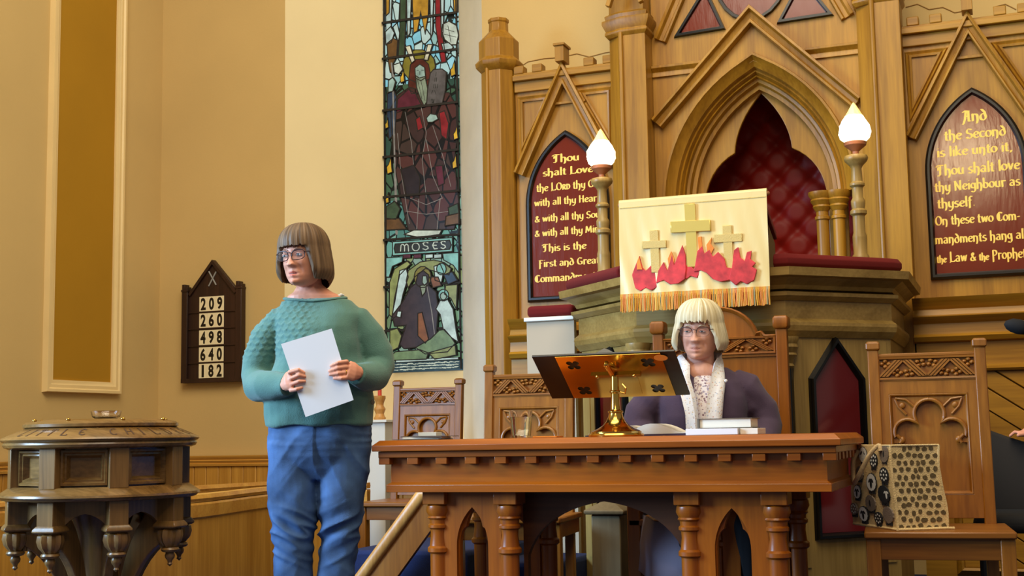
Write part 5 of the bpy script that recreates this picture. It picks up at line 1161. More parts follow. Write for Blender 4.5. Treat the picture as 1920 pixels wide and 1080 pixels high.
def sh(key, seq): lv[0] += 1; m.cur = key; m.plate([seq], 0, .0008 + .00006 * lv[0], fs_)
def fluffy(cx, cy, rx, ry, n=28): return [(cx + rx * math.cos(2 * PI * i / n) * (1 + .06 * (i % 2)), cy + ry * math.sin(2 * PI * i / n) * (1 + .06 * (i % 2))) for i in range(n)]
def sheep(a, z, s_, kind):
    for dx in (-.018, -.008, .006, .016): sh(1, [(a + dx * s_ - .003, z - .035 * s_), (a + dx * s_ + .003, z - .035 * s_), (a + dx * s_ + .003, z - .01), (a + dx * s_ - .003, z - .01)])
    if kind == 'w': sh(1, fluffy(a, z, .035 * s_, .027 * s_)); sh(0, fluffy(a, z, .033 * s_, .025 * s_)); sh(1, ell(a + .002, z - .005, .0085 * s_, .015 * s_)); sh(1, ell(a - .010, z + .006, .010 * s_, .0045 * s_, 12, .6)); sh(1, ell(a + .014, z + .006, .010 * s_, .0045 * s_, 12, -.6))
    if kind == 'b': sh(1, fluffy(a, z, .036 * s_, .027 * s_)); sh(0, ell(a - .018 * s_, z - .002, .006 * s_, .012 * s_)); sh(0, ell(a - .027 * s_, z + .008, .007 * s_, .003 * s_, 10, .5)); sh(0, ell(a - .009 * s_, z + .008, .007 * s_, .003 * s_, 10, -.5))
    if kind == 'g': sh(2, fluffy(a, z, .036 * s_, .027 * s_)); sh(1, ell(a + .004, z, .006 * s_, .012 * s_))
    if kind == 'd':
        sh(1 + int(a * 1000) % 2, fluffy(a, z, .034 * s_, .026 * s_))
        for i in range(8): q = i * PI / 4; sh(0, ell(a + .022 * s_ * math.cos(q), z + .017 * s_ * math.sin(q), .0055 * s_, .0042 * s_, 8))
        sh(0, ell(a, z, .005 * s_, .004 * s_, 8))
for a, z, s_, k_ in ((.055, .27, 1.25, 'g'), (.15, .245, 1.2, 'd'), (.25, .265, 1.25, 'w'), (.06, .195, 1.2, 'd'), (.17, .165, 1.4, 'w'), (.28, .195, 1.1, 'g'), (.075, .125, 1.35, 'b'), (.19, .088, 1.25, 'g'), (.30, .125, 1.1, 'w'), (.06, .052, 1.25, 'g'), (.14, .035, 1.0, 'd'), (.255, .045, 1.2, 'w'), (.335, .06, 1., 'd')):
    sheep(a, bz + z, s_ * .86, k_)
obj('sheep_print', m, mats_s, bag, smooth=0)
hd = [bfold(-.006, .075, bz + bh - .02), bfold(-.01, .085, bz + bh + .0), bfold(-.035, .11, bz + bh - .035), bfold(-.055, .165, bz + bh - .11), bfold(-.045, .235, bz + bh - .135), bfold(-.03, .28, bz + bh - .06), bfold(-.006, .285, bz + bh - .02)]
hb2 = []
for i in range(len(hd) - 1):
    p0, p1, p2, p3 = hd[max(i - 1, 0)], hd[i], hd[i + 1], hd[min(i + 2, len(hd) - 1)]
    for k_ in range(6): t = k_ / 6; hb2.append(.5 * (2 * p1 + (p2 - p0) * t + (2 * p0 - 5 * p1 + 4 * p2 - p3) * t * t + (3 * p1 - p0 - 3 * p2 + p3) * t ** 3))
obj('handle', MB().tube(hb2 + [hd[-1]], .0085, 10), 'rope', bag, smooth=60)
# ================================================================== UNDER AND BESIDE
sr = thing('stair_rail', (-2.72, 5.60, 0), 'sloping wooden stair string with rounded pale handrail, left behind the table', 'stair')
m = MB(); m.plate([[(-3.03, .03), (-2.62, .53), (-2.44, .53), (-2.44, .42), (-2.56, .40), (-2.86, .03)]], 5.60, 5.63); obj('string', m, 'chair_v', sr)
obj('handrail', MB().tube([(-3.03, 5.60, .05), (-2.90, 5.60, .205), (-2.62, 5.60, .545), (-2.50, 5.60, .55)], [(.022, .03)] * 4, 12), 'light_wood', sr, smooth=60)
sp = thing('carpet_step', (-2.3, 6.3, 0), 'step covered with blue carpet between the table and the pulpit', 'step')
obj('tread', MB().box(-3.1, -2.46, 5.75, 6.55, .0, .27), 'carpet', sp, bevel=.02); obj('tread', MB().box(-2.44, -2.08, 5.98, 6.55, .0, .20), 'carpet', sp, bevel=.02)
bxp = thing('wooden_post', (-1.73, 5.68, 0), 'short weathered post with sloped cap, seen under the table arch', 'post')
m = MB(); m.box(-1.80, -1.665, 5.62, 5.76, 0, .455); obj('shaft', m, 'stone_wood', bxp, bevel=.006)
m = MB(); m.loft([[(-1.735 + a * w_, 5.69 + b * w_, z) for a, b in ((-1, -1), (1, -1), (1, 1), (-1, 1))] for w_, z in ((.088, .456), (.092, .464), (.092, .474), (.02, .515))]); obj('cap', m, 'stone_wood', bxp, bevel=.003)
# microphone
mc = thing('microphone', (.02, 6.0, 1.24), 'black foam-covered microphone at the right edge', 'microphone')
m = MB(); m.tube([(-.035, 5.98, 1.242), (-.028, 5.98, 1.245), (-.005, 5.985, 1.243), (.025, 5.99, 1.235), (.05, 5.995, 1.228), (.065, 6.0, 1.225)], [.006, .018, .030, .033, .028, .016], 20); obj('windshield', m, 'black_cloth', mc, smooth=70)
obj('stand', MB().tube([(.06, 6.0, 1.226), (.16, 6.35, 1.20), (.20, 6.62, 1.05), (.20, 6.68, .02)], .009, 10), 'black_frame', mc, smooth=60); obj('stand_base', MB().lathe([(.13, 0), (.13, .012), (.02, .03)], (.20, 6.68, 0), 28), 'black_frame', mc)
# ================================================================== PEOPLE
HT = [(.117, .0, .0, .0), (.113, .022, .022, .026), (.104, .043, .046, .055), (.09, .057, .066, .076), (.07, .068, .081, .091), (.045, .0735, .0885, .098), (.02, .075, .0915, .099),
      (0, .0745, .0895, .096), (-.03, .0715, .0890, .086), (-.055, .0680, .0880, .068), (-.078, .0610, .0870, .046), (-.096, .0500, .0850, .022), (-.108, .036, .0790, .0), (-.114, .018, .068, -.015), (-.116, .0, .05, -.03)]
def hterp(z):
    for i in range(len(HT) - 1):
        a, b = HT[i], HT[i + 1]
        if a[0] >= z >= b[0]: t = (a[0] - z) / (a[0] - b[0]); return [a[k] + (b[k] - a[k]) * t for k in (1, 2, 3)]
    return [0, 0, 0]
def gs(v, c, s): return math.exp(-((v - c) / s) ** 2)
def head_mesh(age=0.):
    m = MB(); nz, na = 84, 110; rings = []
    for j in range(nz + 1):
        z = .1168 - (.1168 + .1157) * (j / nz); z += .0; w_, f_, b_ = hterp(z); ring = []
        for q in range(na):
            a = 2 * PI * q / na - PI; ca, sa = math.cos(a), math.sin(a)
            x = w_ * math.copysign(abs(sa) ** .92, sa); y = -f_ * abs(ca) ** .92 if ca > 0 else b_ * abs(ca) ** .92
            if ca > 0:
                ax = abs(x); k = min(1, ca * 1.6); d = 0
                t = max(0, min(1, (.012 - z) / .048)) if z > -.040 else max(0, 1 - (-.040 - z) / .010)
                d += (.004 + .022 * t ** 1.2) * gs(x, 0, .0085 + .0065 * t) * (1 if z < .012 else gs(z, .012, .014))
                d += .011 * gs(ax, .0135, .006) * gs(z, -.036, .009)
                d -= .0085 * gs(ax, .031, .017) * gs(z, .002, .012)
                d += .0028 * gs(ax, .030, .022) * gs(z, .022, .009)
                d += .0065 * gs(ax, .043, .018) * gs(z, -.030, .018)
                d -= .0045 * gs(ax, .030 + (-.05 - z) * .2, .007) * gs(z, -.056, .016) * (1 + age)
                d += .0042 * gs(ax, 0, .021) * gs(z, -.0630, .0050)
                d += .0048 * gs(ax, 0, .018) * gs(z, -.0790, .0058)
                d -= .0050 * gs(ax, 0, .022) * gs(z, -.0710, .0028)
                d -= .004 * gs(ax, 0, .02) * gs(z, -.0900, .005)
                d += .009 * gs(ax, 0, .020) * gs(z, -.103, .010)
                d -= .003 * age * gs(ax, .02, .008) * gs(z, -.02, .004)
                y -= d * k
            ring.append((x, y, z))
        rings.append(ring)
    m.loft(rings)
    for s_ in (-1, 1):                                                # ears
        e = MB(); e.ball((s_ * .076, .012, -.012), (.008, .018, .030), 12, 10); m.join(e)
    return m
def face_parts(root, M, hairy, frames, who):
    eo = .0047 if who == 2 else .0056
    """eyes, brows, glasses: head-local coordinates carried by the matrix M"""
    for s_ in (-1, 1):
        m = MB(); m.ball((s_ * .031, -.0815, .001), (.0138, .0085, eo), 16, 10); e = obj('eye', m.xf(M), 'eye_white', root, world=False, smooth=60)
        m = MB(); m.ball((s_ * .031 - .002, -.0878, .0012), (.0056, .0034, min(.0054, eo * .95)), 12, 8); obj('iris', m.xf(M), 'iris', e, world=False)
        m = MB(); m.tube([(s_ * .0165, -.085, .0008), (s_ * .024, -.0905, .0065), (s_ * .032, -.0915, eo + .0016), (s_ * .040, -.089, eo), (s_ * .0465, -.082, .001)], [.0015, .0026, .003, .0026, .0015], 8); obj('eyelid', m.xf(M), 'skin', e, world=False, smooth=60)
        m = MB(); m.tube([(s_ * .014, -.0925, .020), (s_ * .028, -.0945, .0255), (s_ * .046, -.084, .021)], [.0012, .0019, .0010], 6); obj('eyebrow', m.xf(M), hairy, root, world=False)
    m = MB()
    for s_ in (-1, 1):
        P = []
        for i in range(25):
            a = 2 * PI * i / 24; cx, cz = math.cos(a), math.sin(a); ex = .6
            P.append((s_ * .0345 + .0265 * math.copysign(abs(cx) ** ex, cx), -.1015 + .010 * ((.0345 + s_ * .0265 * math.copysign(abs(cx) ** ex, cx)) / .06) ** 2 * (1 if True else 0), -.002 + .0195 * math.copysign(abs(cz) ** .75, cz) * (1.0 if cz > 0 else .95) + s_ * .003 * cx))
        m.tube(P[:13], [frames[1] * 1.25] * 13, 8); m.tube(P[12:], [frames[1] * (.85 if frames[2] else .35)] * 13, 6)
        m.tube([(s_ * .060, -.097, .008), (s_ * .072, -.085, .009), (s_ * .081, -.02, .006), (s_ * .08, .012, .002)], frames[1], 6)
    m.tube([(-.010, -.1015, .004), (-.004, -.106, .008), (.004, -.106, .008), (.010, -.1015, .004)], frames[1], 6)
    g = obj('glasses', m.xf(M), frames[0], root, world=False, smooth=60)
    m = MB()
    for s_ in (-1, 1):
        P = [(s_ * .0345 + .025 * math.copysign(abs(math.cos(2 * PI * i / 24)) ** .6, math.cos(2 * PI * i / 24)), -.002 + .0185 * math.copysign(abs(math.sin(2 * PI * i / 24)) ** .75, math.sin(2 * PI * i / 24))) for i in range(24)]
        m.plate([P], -.1000, -.0992)
    obj('lens', m.xf(M), 'lens_glass', g, world=False, smooth=0)
def bob(root, M, material, fringe_z, hem_side, hem_back, vol, part=0., seed=0., flare=.0):
    """bob haircut: fringe in front, jaw-length sides"""
    nphi, nt = 200, 44; vs = [[], []]; att = []
    for layer in (0, 1):
        for i in range(nphi):
            phi = -PI + 2 * PI * i / nphi; ap_ = abs(math.degrees(phi))
            k = min(1, max(0, (ap_ - 36) / 27)); k = k * k * (3 - 2 * k)
            kb = min(1, max(0, (ap_ - 100) / 50))
            hem = fringe_z * (1 - k) + (hem_side * (1 - kb) + hem_back * kb) * k
            hem += (.010 * (1 - k) + .005) * noise.noise((phi * 9, seed, 0)) + (.008 * (1 - k) + .003) * noise.noise((phi * 26, seed, 3))
            for j in range(nt + 1):
                t = j / nt; top = .117 + vol * .85
                arcl = min(1, t / .5)
                # over the skull to the temple line, then hanging
                zt = max(.035, hem) if k < .5 else .035
                if t <= .5:
                    b = arcl * PI / 2; z = zt + (top - zt) * math.cos(b); rad = math.sin(b) ** .8
                    w_, f_, bk = .0755, .093, .099; hang = 0
                else:
                    u = (t - .5) / .5; z = zt + (hem - zt) * u; rad = 1; hang = u; w_, f_, bk = .0755, .093, .099
                ca, sa = math.cos(phi), math.sin(phi)
                bulge = vol + .010 * math.sin(min(1, hang * 1.1) * PI * .62) * k + flare * hang * k - .020 * (max(0, hang - .66) / .34) ** 2 * k
                if k < .5: q_ = max(0, (t - .30) / .70); bulge = bulge * (1 - q_ * (1 - 2 * k) * .9) + .0035 * q_ * (1 - 2 * k)
                bulge += .0035 * noise.noise((phi * 7, t * 1.2, seed)) + .0026 * noise.noise((phi * 24, t * 1.6, seed + 5)) + .0012 * noise.noise((phi * 60, t * 2, seed + 9))
                if layer: bulge -= (.0025 + (.007 + .006 * k) * min(1, (1 - t) / .25))
                x = (w_ + bulge) * rad * sa; y = (-(f_ + bulge) if ca > 0 else (bk + bulge)) * rad * abs(ca)
                if j == 0: x = y = 0
                x += part * (1 - rad) * 0
                vs[layer].append((x, y, z if not layer else z - .010 * (1 - rad)))
                if layer == 0: att.append((phi * 9 + seed, t * .9, 0))
    m = MB(); N = nphi * (nt + 1); fs = []
    for i in range(nphi):
        q = (i + 1) % nphi
        for j in range(nt):
            a, b, c, d = i * (nt + 1) + j, q * (nt + 1) + j, q * (nt + 1) + j + 1, i * (nt + 1) + j + 1
            fs.append((a, d, c, b)); fs.append((a + N, b + N, c + N, d + N))
        fs.append((i * (nt + 1) + nt, i * (nt + 1) + nt + N, q * (nt + 1) + nt + N, q * (nt + 1) + nt))
    m.add(vs[0] + vs[1], fs); o = obj('hair', m.xf(M), material, root, world=False, smooth=60)
    A = o.data.attributes.new('strand', 'FLOAT_VECTOR', 'POINT')
    for i, v in enumerate(att + att): A.data[i].vector = v
    return o
def skin_body(root, mb, voxel, M, skin, mouth=True, name='body', lips=('lip', 'mouth')):
    me = remeshed(mb, voxel, 2, .5); me.name = name
    for s_ in (skin,) + tuple(lips): me.materials.append(MATS[s_])
    Mi = M.inverted(); idx = []
    for p in me.polygons:
        c = Mi @ p.center; ax = abs(c.x); k = 0
        if c.y < -.05 and mouth:
            if ax < .021 - abs(c.z + .071) * 1.2 and -.0810 < c.z < -.0615: k = 1
            if ax < .017 and abs(c.z + .0712 - .002 * (ax / .02) ** 2) < .0014: k = 2
        idx.append(k)
    me.polygons.foreach_set('material_index', idx); me.shade_smooth()
    o = bpy.data.objects.new(name, me); COL.objects.link(o); o.parent = root; return o
def cloth(root, name, mb, voxel, material, sm=6, disp=None):
    me = remeshed(mb, voxel, sm, .5); me.name = name; me.materials.append(MATS[material])
    if disp:
        nn = [v.normal.copy() for v in me.vertices]
        for v, n_ in zip(me.vertices, nn): v.co += n_ * disp(v.co)
    me.shade_smooth(); o = bpy.data.objects.new(name, me); COL.objects.link(o); o.parent = root; return o
def ering(cx, cy, z, rx, ry, n=28, ex=.85, fb=None):
    out = []
    for i in range(n):
        a = 2 * PI * i / n; c, s_ = math.cos(a), math.sin(a); r_ = ry if (s_ > 0 or fb is None) else fb
        out.append((cx + rx * math.copysign(abs(c) ** ex, c), cy + r_ * math.copysign(abs(s_) ** ex, s_), z))
    return out
def head_matrix(p, yaw, pitch=0., roll=0., s=1.):
    return Matrix.Translation(p) @ Matrix.Rotation(yaw, 4, 'Z') @ Matrix.Rotation(roll, 4, 'Y') @ Matrix.Rotation(pitch, 4, 'X') @ Matrix.Scale(s, 4)
def finger(m, P, r0=.0088, r1=.0068): n = len(P); m.tube(P, [r0 + (r1 - r0) * i / (n - 1) for i in range(n)], 10); m.ball(P[-1], (r1, r1, r1), 10, 8); m.ball(P[0], (r0, r0, r0), 10, 8)
def local_at(px, py, root, yl):
    """point on the vertical plane at local depth yl of a figure that faces the camera"""
    o = root.location; base = Vector((o.x, o.y, 0)) + Fv * yl; d = ray(px, py); t = base.dot(Fv) / Vector((d.x, d.y, 0)).dot(Fv)
    w_ = Vector((d.x * t, d.y * t, CZ + d.z * t)) - o; return Vector((w_.dot(Rv), w_.dot(Fv), w_.z))

# ------------------------------------------------------------------ standing woman
w1 = thing('person', (-2.533, 4.49, 0), 'standing woman in green jumper and jeans holding a white sheet of paper', 'person', rz=YAW)
L1 = lambda px, py, yl: local_at(px, py, w1, yl)
hc = L1(574, 485, 0); hc.y = -.045; M1 = head_matrix((hc.x, -.045, hc.z), -math.radians(24), math.radians(2), math.radians(-2), 1.0)
b = head_mesh(.2).xf(M1)
b.loft([ering(hc.x + .006, -.01, hc.z - .03, .05, .052), ering(hc.x + .008, .005, hc.z - .10, .052, .054), ering(-.036, .012, 1.405, .056, .056), ering(-.028, .01, 1.385, .075, .06), ering(-.022, .008, 1.368, .105, .07), ering(-.012, .01, 1.34, .122, .072), ering(0, .01, 1.28, .13, .085)])
b.loft([ering(0, .01, 1.30, .13, .08), ering(0, 0, 1.15, .15, .10), ering(0, 0, .98, .15, .11), ering(0, 0, .84, .165, .11), ering(0, 0, .76, .14, .10)])
b.tube([(-.085, 0, .80), (-.10, 0, .45), (-.10, .02, .08)], [.075, .05, .035], 12); b.tube([(.085, 0, .80), (.078, 0, .45), (.052, .02, .08)], [.075, .05, .035], 12)
for x in (-.10, .052): b.tube([(x, .04, .045), (x, -.04, .045), (x, -.13, .03)], [.032, .036, .026], 10)
wl = L1(536, 722, -.20); wr = L1(668, 699, -.20); yF = -.243
b.tube([(-.135, 0, 1.25), (-.235, .01, 1.05), wl], [.045, .036, .026], 12); b.tube([(.13, 0, 1.25), (.222, .01, 1.08), wr], [.045, .036, .026], 12)
# her right hand (left in the picture)
b.tube([wl, L1(541, 714, -.222), L1(549, 712, -.232)], [(.026, .028), (.018, .038), (.012, .036)], 14)
for A_, B_, C_ in (((543, 698), (560, 693), (570, 699)), ((545, 710), (561, 703), (571.5, 706)), ((546, 721), (561, 715), (571, 715)), ((546, 732), (557, 730), (566, 727))):
    finger(b, [L1(*A_, -.236), L1(*B_, yF - .006), L1(*C_, yF + .001)])
finger(b, [L1(540, 706, -.222), L1(552, 700, -.222), L1(566, 704, -.2215)], .0098, .008)
# her left hand
b.tube([wr, L1(662, 697, -.222), L1(652, 693, -.233)], [(.026, .028), (.018, .038), (.012, .037)], 14)
for A_, B_, C_ in (((650, 678), (634, 680), (621, 686)), ((650, 688), (633, 690), (618, 696)), ((651, 698), (634, 700), (619, 702.5)), ((653, 708), (640, 709.5), (627, 709.5))):
    finger(b, [L1(*A_, -.236), L1(*B_, yF - .006), L1(*C_, yF + .001)])
finger(b, [L1(661, 688, -.222), L1(648, 684, -.222), L1(634, 686, -.2215)], .0098, .008)
skin_body(w1, b, .0032, M1, 'skin')
face_parts(w1, M1, 'brow', ('frame_brown', .0021, 1), 1)
h_ = bob(w1, M1, 'hair_brown', .035, -.095, -.118, .021, seed=2.); h_['label'] = 'brown bob streaked with grey'
m = MB()
for s_, q in ((1, (650, 698)),):
    c = L1(*q, -.2365); ax = Vector((1, 0, .06)); 
    rg = [c + Vector((0, math.cos(t * PI / 8) * .0098, math.sin(t * PI / 8) * .0098)) for t in range(17)]; m.tube(rg, .0017, 8)
obj('ring', m, 'gold', w1, world=False)
# jumper
m = MB()
m.loft([ering(-.002, 0, .862, .205, .145, fb=.150), ering(-.002, 0, .90, .209, .15, fb=.157), ering(.0, 0, .96, .213, .15, fb=.162), ering(.003, 0, 1.04, .196, .145, fb=.160), ering(.003, 0, 1.11, .176, .14, fb=.158),
        ering(.0, 0, 1.18, .166, .135, fb=.158), ering(-.002, .0, 1.24, .168, .125, fb=.142), ering(-.004, .005, 1.29, .172, .108, fb=.114), ering(-.008, .008, 1.322, .160, .094, fb=.092), ering(-.014, .01, 1.347, .138, .085, fb=.082), ering(-.018, .01, 1.356, .116, .070, fb=.070)])
cl = L1(541, 722, -.19); cr = L1(666, 701, -.19)
m.tube([(-.09, .01, 1.275), (-.155, .008, 1.265), (-.206, .008, 1.205), (-.236, .01, 1.12), (-.243, .005, 1.06), (-.226, -.04, 1.018), (-.185, -.11, 1.018), cl], [.055, .064, .066, .066, .066, .064, .056, .042], 20)
m.tube([(.085, .01, 1.275), (.145, .008, 1.262), (.192, .008, 1.205), (.222, .01, 1.14), (.229, .005, 1.09), (.215, -.04, 1.052), (.19, -.11, 1.046), cr], [.055, .063, .065, .065, .065, .063, .055, .042], 20)
def knit(c):
    d = .0022 * noise.noise((c.x * 9, c.y * 9, c.z * 14)) + .004 * noise.noise((c.x * 4, c.y * 4 + 3, c.z * 7))
    if c.z > 1.10 and c.x < .03 and c.y < .03:                        # scalloped pattern on the yoke and sleeve
        row = (c.z / .023); fx = (c.x / .030 + (.5 if int(row) % 2 else 0)); fr_ = row - math.floor(row); s_ = abs(fx - math.floor(fx) - .5) * 2
        d += .0042 * math.exp(-((fr_ - .25 - .5 * s_ * s_) / .2) ** 2) * min(1, (c.z - 1.10) / .06) * min(1, (.03 - c.x) / .08)
    if c.z < .91: d += .004 * math.sin(c.x * 38 + 1) * (.91 - c.z) / .05
    d += .003 * math.exp(-((abs(c.x) - .15) / .03) ** 2) * math.sin(c.z * 60)
    return d
cloth(w1, 'jumper', m, .0052, 'sweater', 7, knit)
m = MB(); rg = ering(-.018, .008, 1.352, .116, .074, 40, fb=.078); P = [(x, y, z - .010 * max(0, -y / .07) + .008 * abs(x + .018) / .11) for x, y, z in rg]; m.tube(P + [P[0]], [(.011, .006)] * (len(P) + 1), 10)
obj('neckband', m, 'sweater', w1, world=False, smooth=60)
m = MB(); rg = [cl + Vector((.012 + .003 * math.sin(t), .044 * math.cos(t), .044 * math.sin(t))) for t in [i * PI / 12 for i in range(25)]]
obj('button', MB().lathe([(.0, .0), (.010, .0), (.010, .004), (.0, .006)], (0, 0, 0), 14).xf(Matrix.Translation(L1(698, 754, -.075)) @ Matrix.Rotation(PI / 2, 4, 'X') @ Matrix.Rotation(math.radians(50), 4, 'Y')), 'booklet_grey', w1, world=False)
obj('vest_strap', MB().tube([(.066, -.035, 1.356), (.084, .0, 1.372), (.088, .03, 1.372)], (.006), 8), 'sheet_white', w1, world=False)
# jeans
m = MB()
m.loft([ering(0, 0, .905, .192, .13), ering(0, 0, .86, .196, .137), ering(0, 0, .80, .197, .142), ering(0, 0, .745, .190, .135), ering(0, 0, .70, .165, .118), ering(0, 0, .655, .10, .09)])
m.loft([ering(-.098, 0, .80, .098, .125), ering(-.100, 0, .72, .096, .12), ering(-.100, -.005, .62, .100, .110), ering(-.100, -.01, .53, .091, .097), ering(-.100, -.012, .44, .077, .085), ering(-.102, -.005, .34, .074, .078), ering(-.104, .005, .24, .073, .076), ering(-.104, .01, .06, .071, .078)])
m.loft([ering(.098, 0, .80, .098, .125), ering(.097, 0, .72, .096, .12), ering(.092, -.005, .62, .096, .110), ering(.084, -.012, .53, .085, .097), ering(.076, -.014, .44, .074, .085), ering(.066, -.005, .34, .070, .078), ering(.058, .005, .24, .069, .076), ering(.052, .01, .06, .068, .078)])
def creases(c):
    kn = math.exp(-((c.z - .47) / .10) ** 2); cx = c.x + .10 if c.x < 0 else c.x - .08
    sg_ = 1 if c.x < 0 else -1; u = c.z * 24 + cx * 12 * sg_
    rd = 1 - 2.4 * abs(noise.noise((u, cx * 7, c.y * 5 + sg_)))
    d = .0145 * kn * rd + .007 * (1 - kn) * (1 - 2 * abs(noise.noise((c.z * 9 - cx * 12 * sg_, cx * 5 + 9, sg_))))
    d += .004 * math.exp(-((c.z - .80) / .05) ** 2) * (1 - 2 * abs(noise.noise((c.z * 40, c.x * 5, 2)))) + .005 * noise.noise((c.x * 8, c.y * 8, c.z * 5 + 7)) - .004
    return d
cloth(w1, 'jeans', m, .0055, 'denim', 4, creases)
for x in (-.10, .052):
    m = MB(); m.loft([[(x + a * w_, y, z) for a, z in ((-1, .002), (1, .002), (1, h2 * .6), (.6, h2), (-.6, h2), (-1, h2 * .6))] for y, w_, h2 in ((.075, .03, .05), (.05, .037, .07), (0, .04, .075), (-.08, .044, .06), (-.14, .038, .045), (-.17, .02, .035))]); obj('shoe', m, 'black_cloth', w1, world=False, smooth=60)
# the sheet of paper in her hands
pc = [L1(527, 645, -.2335), L1(622, 616, -.2335), L1(663, 750, -.2335), L1(573, 782, -.2335)]
Wm = Matrix.Translation(w1.location) @ Matrix.Rotation(YAW, 4, 'Z')
m = MB(); m.loft([[Wm @ (p + Vector((0, dy, 0))) for p in pc] for dy in (-.0006, .0006)]); o = obj('paper_sheet', m, 'sheet_white', smooth=0); tag(o, 'blank white sheet held at an angle by the standing woman', 'paper')

# ------------------------------------------------------------------ seated woman
s2 = 5.52; x2 = (1310 - 960) / FPX * s2; r2 = Rv * x2 + Fv * s2
w2 = thing('person', (r2.x, r2.y, 0), 'seated white-haired woman in purple jacket and pale scarf behind the table', 'person', rz=YAW)
L2 = lambda px, py, yl: local_at(px, py, w2, yl)
hc = L2(1310, 622, 0); M2 = head_matrix((hc.x, -.035, hc.z), -math.radians(21), math.radians(5), math.radians(2), 1.02)
zs = L2(1310, 692, 0).z                                               # shoulder line
b = head_mesh(1.).xf(M2)
b.loft([ering(hc.x + .004, -.01, hc.z - .03, .052, .055), ering(hc.x + .004, .0, hc.z - .10, .056, .058), ering(.0, .005, zs + .015, .062, .06), ering(0, .01, zs - .012, .09, .07), ering(0, .01, zs - .04, .14, .085), ering(0, .01, zs - .10, .16, .09)])
b.ball((0, -.045, zs - .02), (.062, .056, .05), 20, 14)
b.loft([ering(0, .01, zs - .08, .15, .09), ering(0, .01, zs - .25, .15, .11), ering(0, .02, .62, .16, .12), ering(0, .0, .50, .17, .13)])
for s_ in (-1, 1):
    b.tube([(s_ * .16, .01, zs - .07), (s_ * .25, .02, .84), (s_ * .10, -.20, .70)], [.045, .036, .027], 12)
    b.tube([(s_ * .09, -.02, .55), (s_ * .10, -.40, .53), (s_ * .10, -.36, .10)], [.075, .052, .035], 12)
    b.tube([(s_ * .10, -.20, .70), (s_ * .065, -.235, .685), (s_ * .03, -.25, .675)], [(.026, .026), (.036, .016), (.03, .012)], 12)
    for k_ in range(4): finger(b, [(s_ * .04, -.235 - .018 * (k_ - 1.5) * .9, .676 - k_ * .004), (s_ * .01, -.24 - .018 * (k_ - 1.5) * .9, .672 + s_ * .012), (-s_ * .02, -.238 - .018 * (k_ - 1.5) * .9, .664 + s_ * .012)])
    finger(b, [(s_ * .07, -.215, .70), (s_ * .045, -.205, .705), (s_ * .02, -.21, .70)], .0098, .008)
    b.tube([(s_ * .10, -.33, .06), (s_ * .10, -.42, .05), (s_ * .10, -.49, .03)], [.034, .036, .026], 10)
skin_body(w2, b, .0034, M2, 'skin_pale', lips=('lip_pale', 'mouth_line'))
face_parts(w2, M2, 'hair_blonde', ('frame_brown', .0014, 0), 2)
h_ = bob(w2, M2, 'hair_blonde', .040, -.078, -.10, .023, seed=6., flare=.010); h_['label'] = 'white blonde bob with fringe'
m = MB()
m.loft([ering(0, .01, .58, .185, .13, fb=.135), ering(0, .01, .70, .182, .13, fb=.14), ering(0, .01, .80, .186, .13, fb=.145), ering(0, .01, zs - .20, .192, .13, fb=.148), ering(0, .01, zs - .12, .198, .12, fb=.132), ering(0, .012, zs - .06, .190, .105, fb=.108), ering(0, .014, zs - .02, .155, .09, fb=.085), ering(0, .016, zs + .005, .115, .075, fb=.065)])
for s_ in (-1, 1): m.tube([(s_ * .13, .01, zs - .055), (s_ * .185, .01, zs - .085), (s_ * .225, .012, zs - .15), (s_ * .255, .012, .90), (s_ * .268, .005, .835), (s_ * .245, -.05, .775), (s_ * .17, -.14, .725), (s_ * .11, -.19, .705)], [.062, .074, .072, .068, .070, .066, .055, .046], 18)
cloth(w2, 'jacket', m, .006, 'purple_jacket', 5, lambda c: .005 * noise.noise((c.x * 7, c.y * 7, c.z * 9)) + .003 * math.sin(c.z * 70 + c.x * 40) * math.exp(-((abs(c.x) - .22) / .05) ** 2))
# blouse front
m = MB(); m.loft([ering(.0, .0, .62, .07, .05, fb=.156), ering(0, .0, .85, .07, .05, fb=.166), ering(0, .0, zs - .16, .066, .05, fb=.166), ering(0, .0, zs - .09, .062, .05, fb=.145), ering(.0, .0, zs - .05, .056, .05, fb=.120), ering(.0, .0, zs - .032, .05, .05, fb=.104)])
obj('blouse', m, 'blouse_print', w2, world=False, smooth=60)
def band(P, wd, th): # flat strip following points
    rings = []
    for i, p in enumerate(P):
        p = Vector(p); a = Vector(P[max(i - 1, 0)]); c = Vector(P[min(i + 1, len(P) - 1)]); t = (c - a).normalized()
        out = Vector((p.x * .55, p.y - .0, 0)); out = (out - t * out.dot(t)).normalized(); sd = t.cross(out).normalized(); w_ = wd[i] if isinstance(wd, list) else wd
        rings.append([p + sd * (w_ * math.cos(q * PI / 6)) + out * (th * math.sin(q * PI / 6) + .006 * math.cos(q * PI / 2)) for q in range(12)])
    return MB().loft(rings)
def at2(px, py, y): v = L2(px, py, y); return (v.x, v.y, v.z)
LP = [(.0, .085, zs + .035), (-.055, .06, zs + .045), (-.083, .005, zs + .035), at2(1282, 690, -.07), at2(1281, 712, -.125), at2(1291, 745, -.168), at2(1297, 775, -.178), at2(1299, 815, -.180), at2(1300, 850, -.178)]
RP = [(.0, .085, zs + .035), (.06, .06, zs + .045), (.088, .005, zs + .035), at2(1348, 690, -.07), at2(1347, 712, -.125), at2(1342, 745, -.168), at2(1339, 775, -.178), at2(1337, 815, -.180), at2(1336, 850, -.178)]
m = MB(); m.join(band(LP, [.028, .03, .03, .03, .028, .028, .026, .026, .026], .010)); m.join(band(RP, [.028, .03, .032, .034, .036, .036, .036, .036, .036], .010))
obj('scarf', m, 'scarf', w2, world=False, smooth=60)
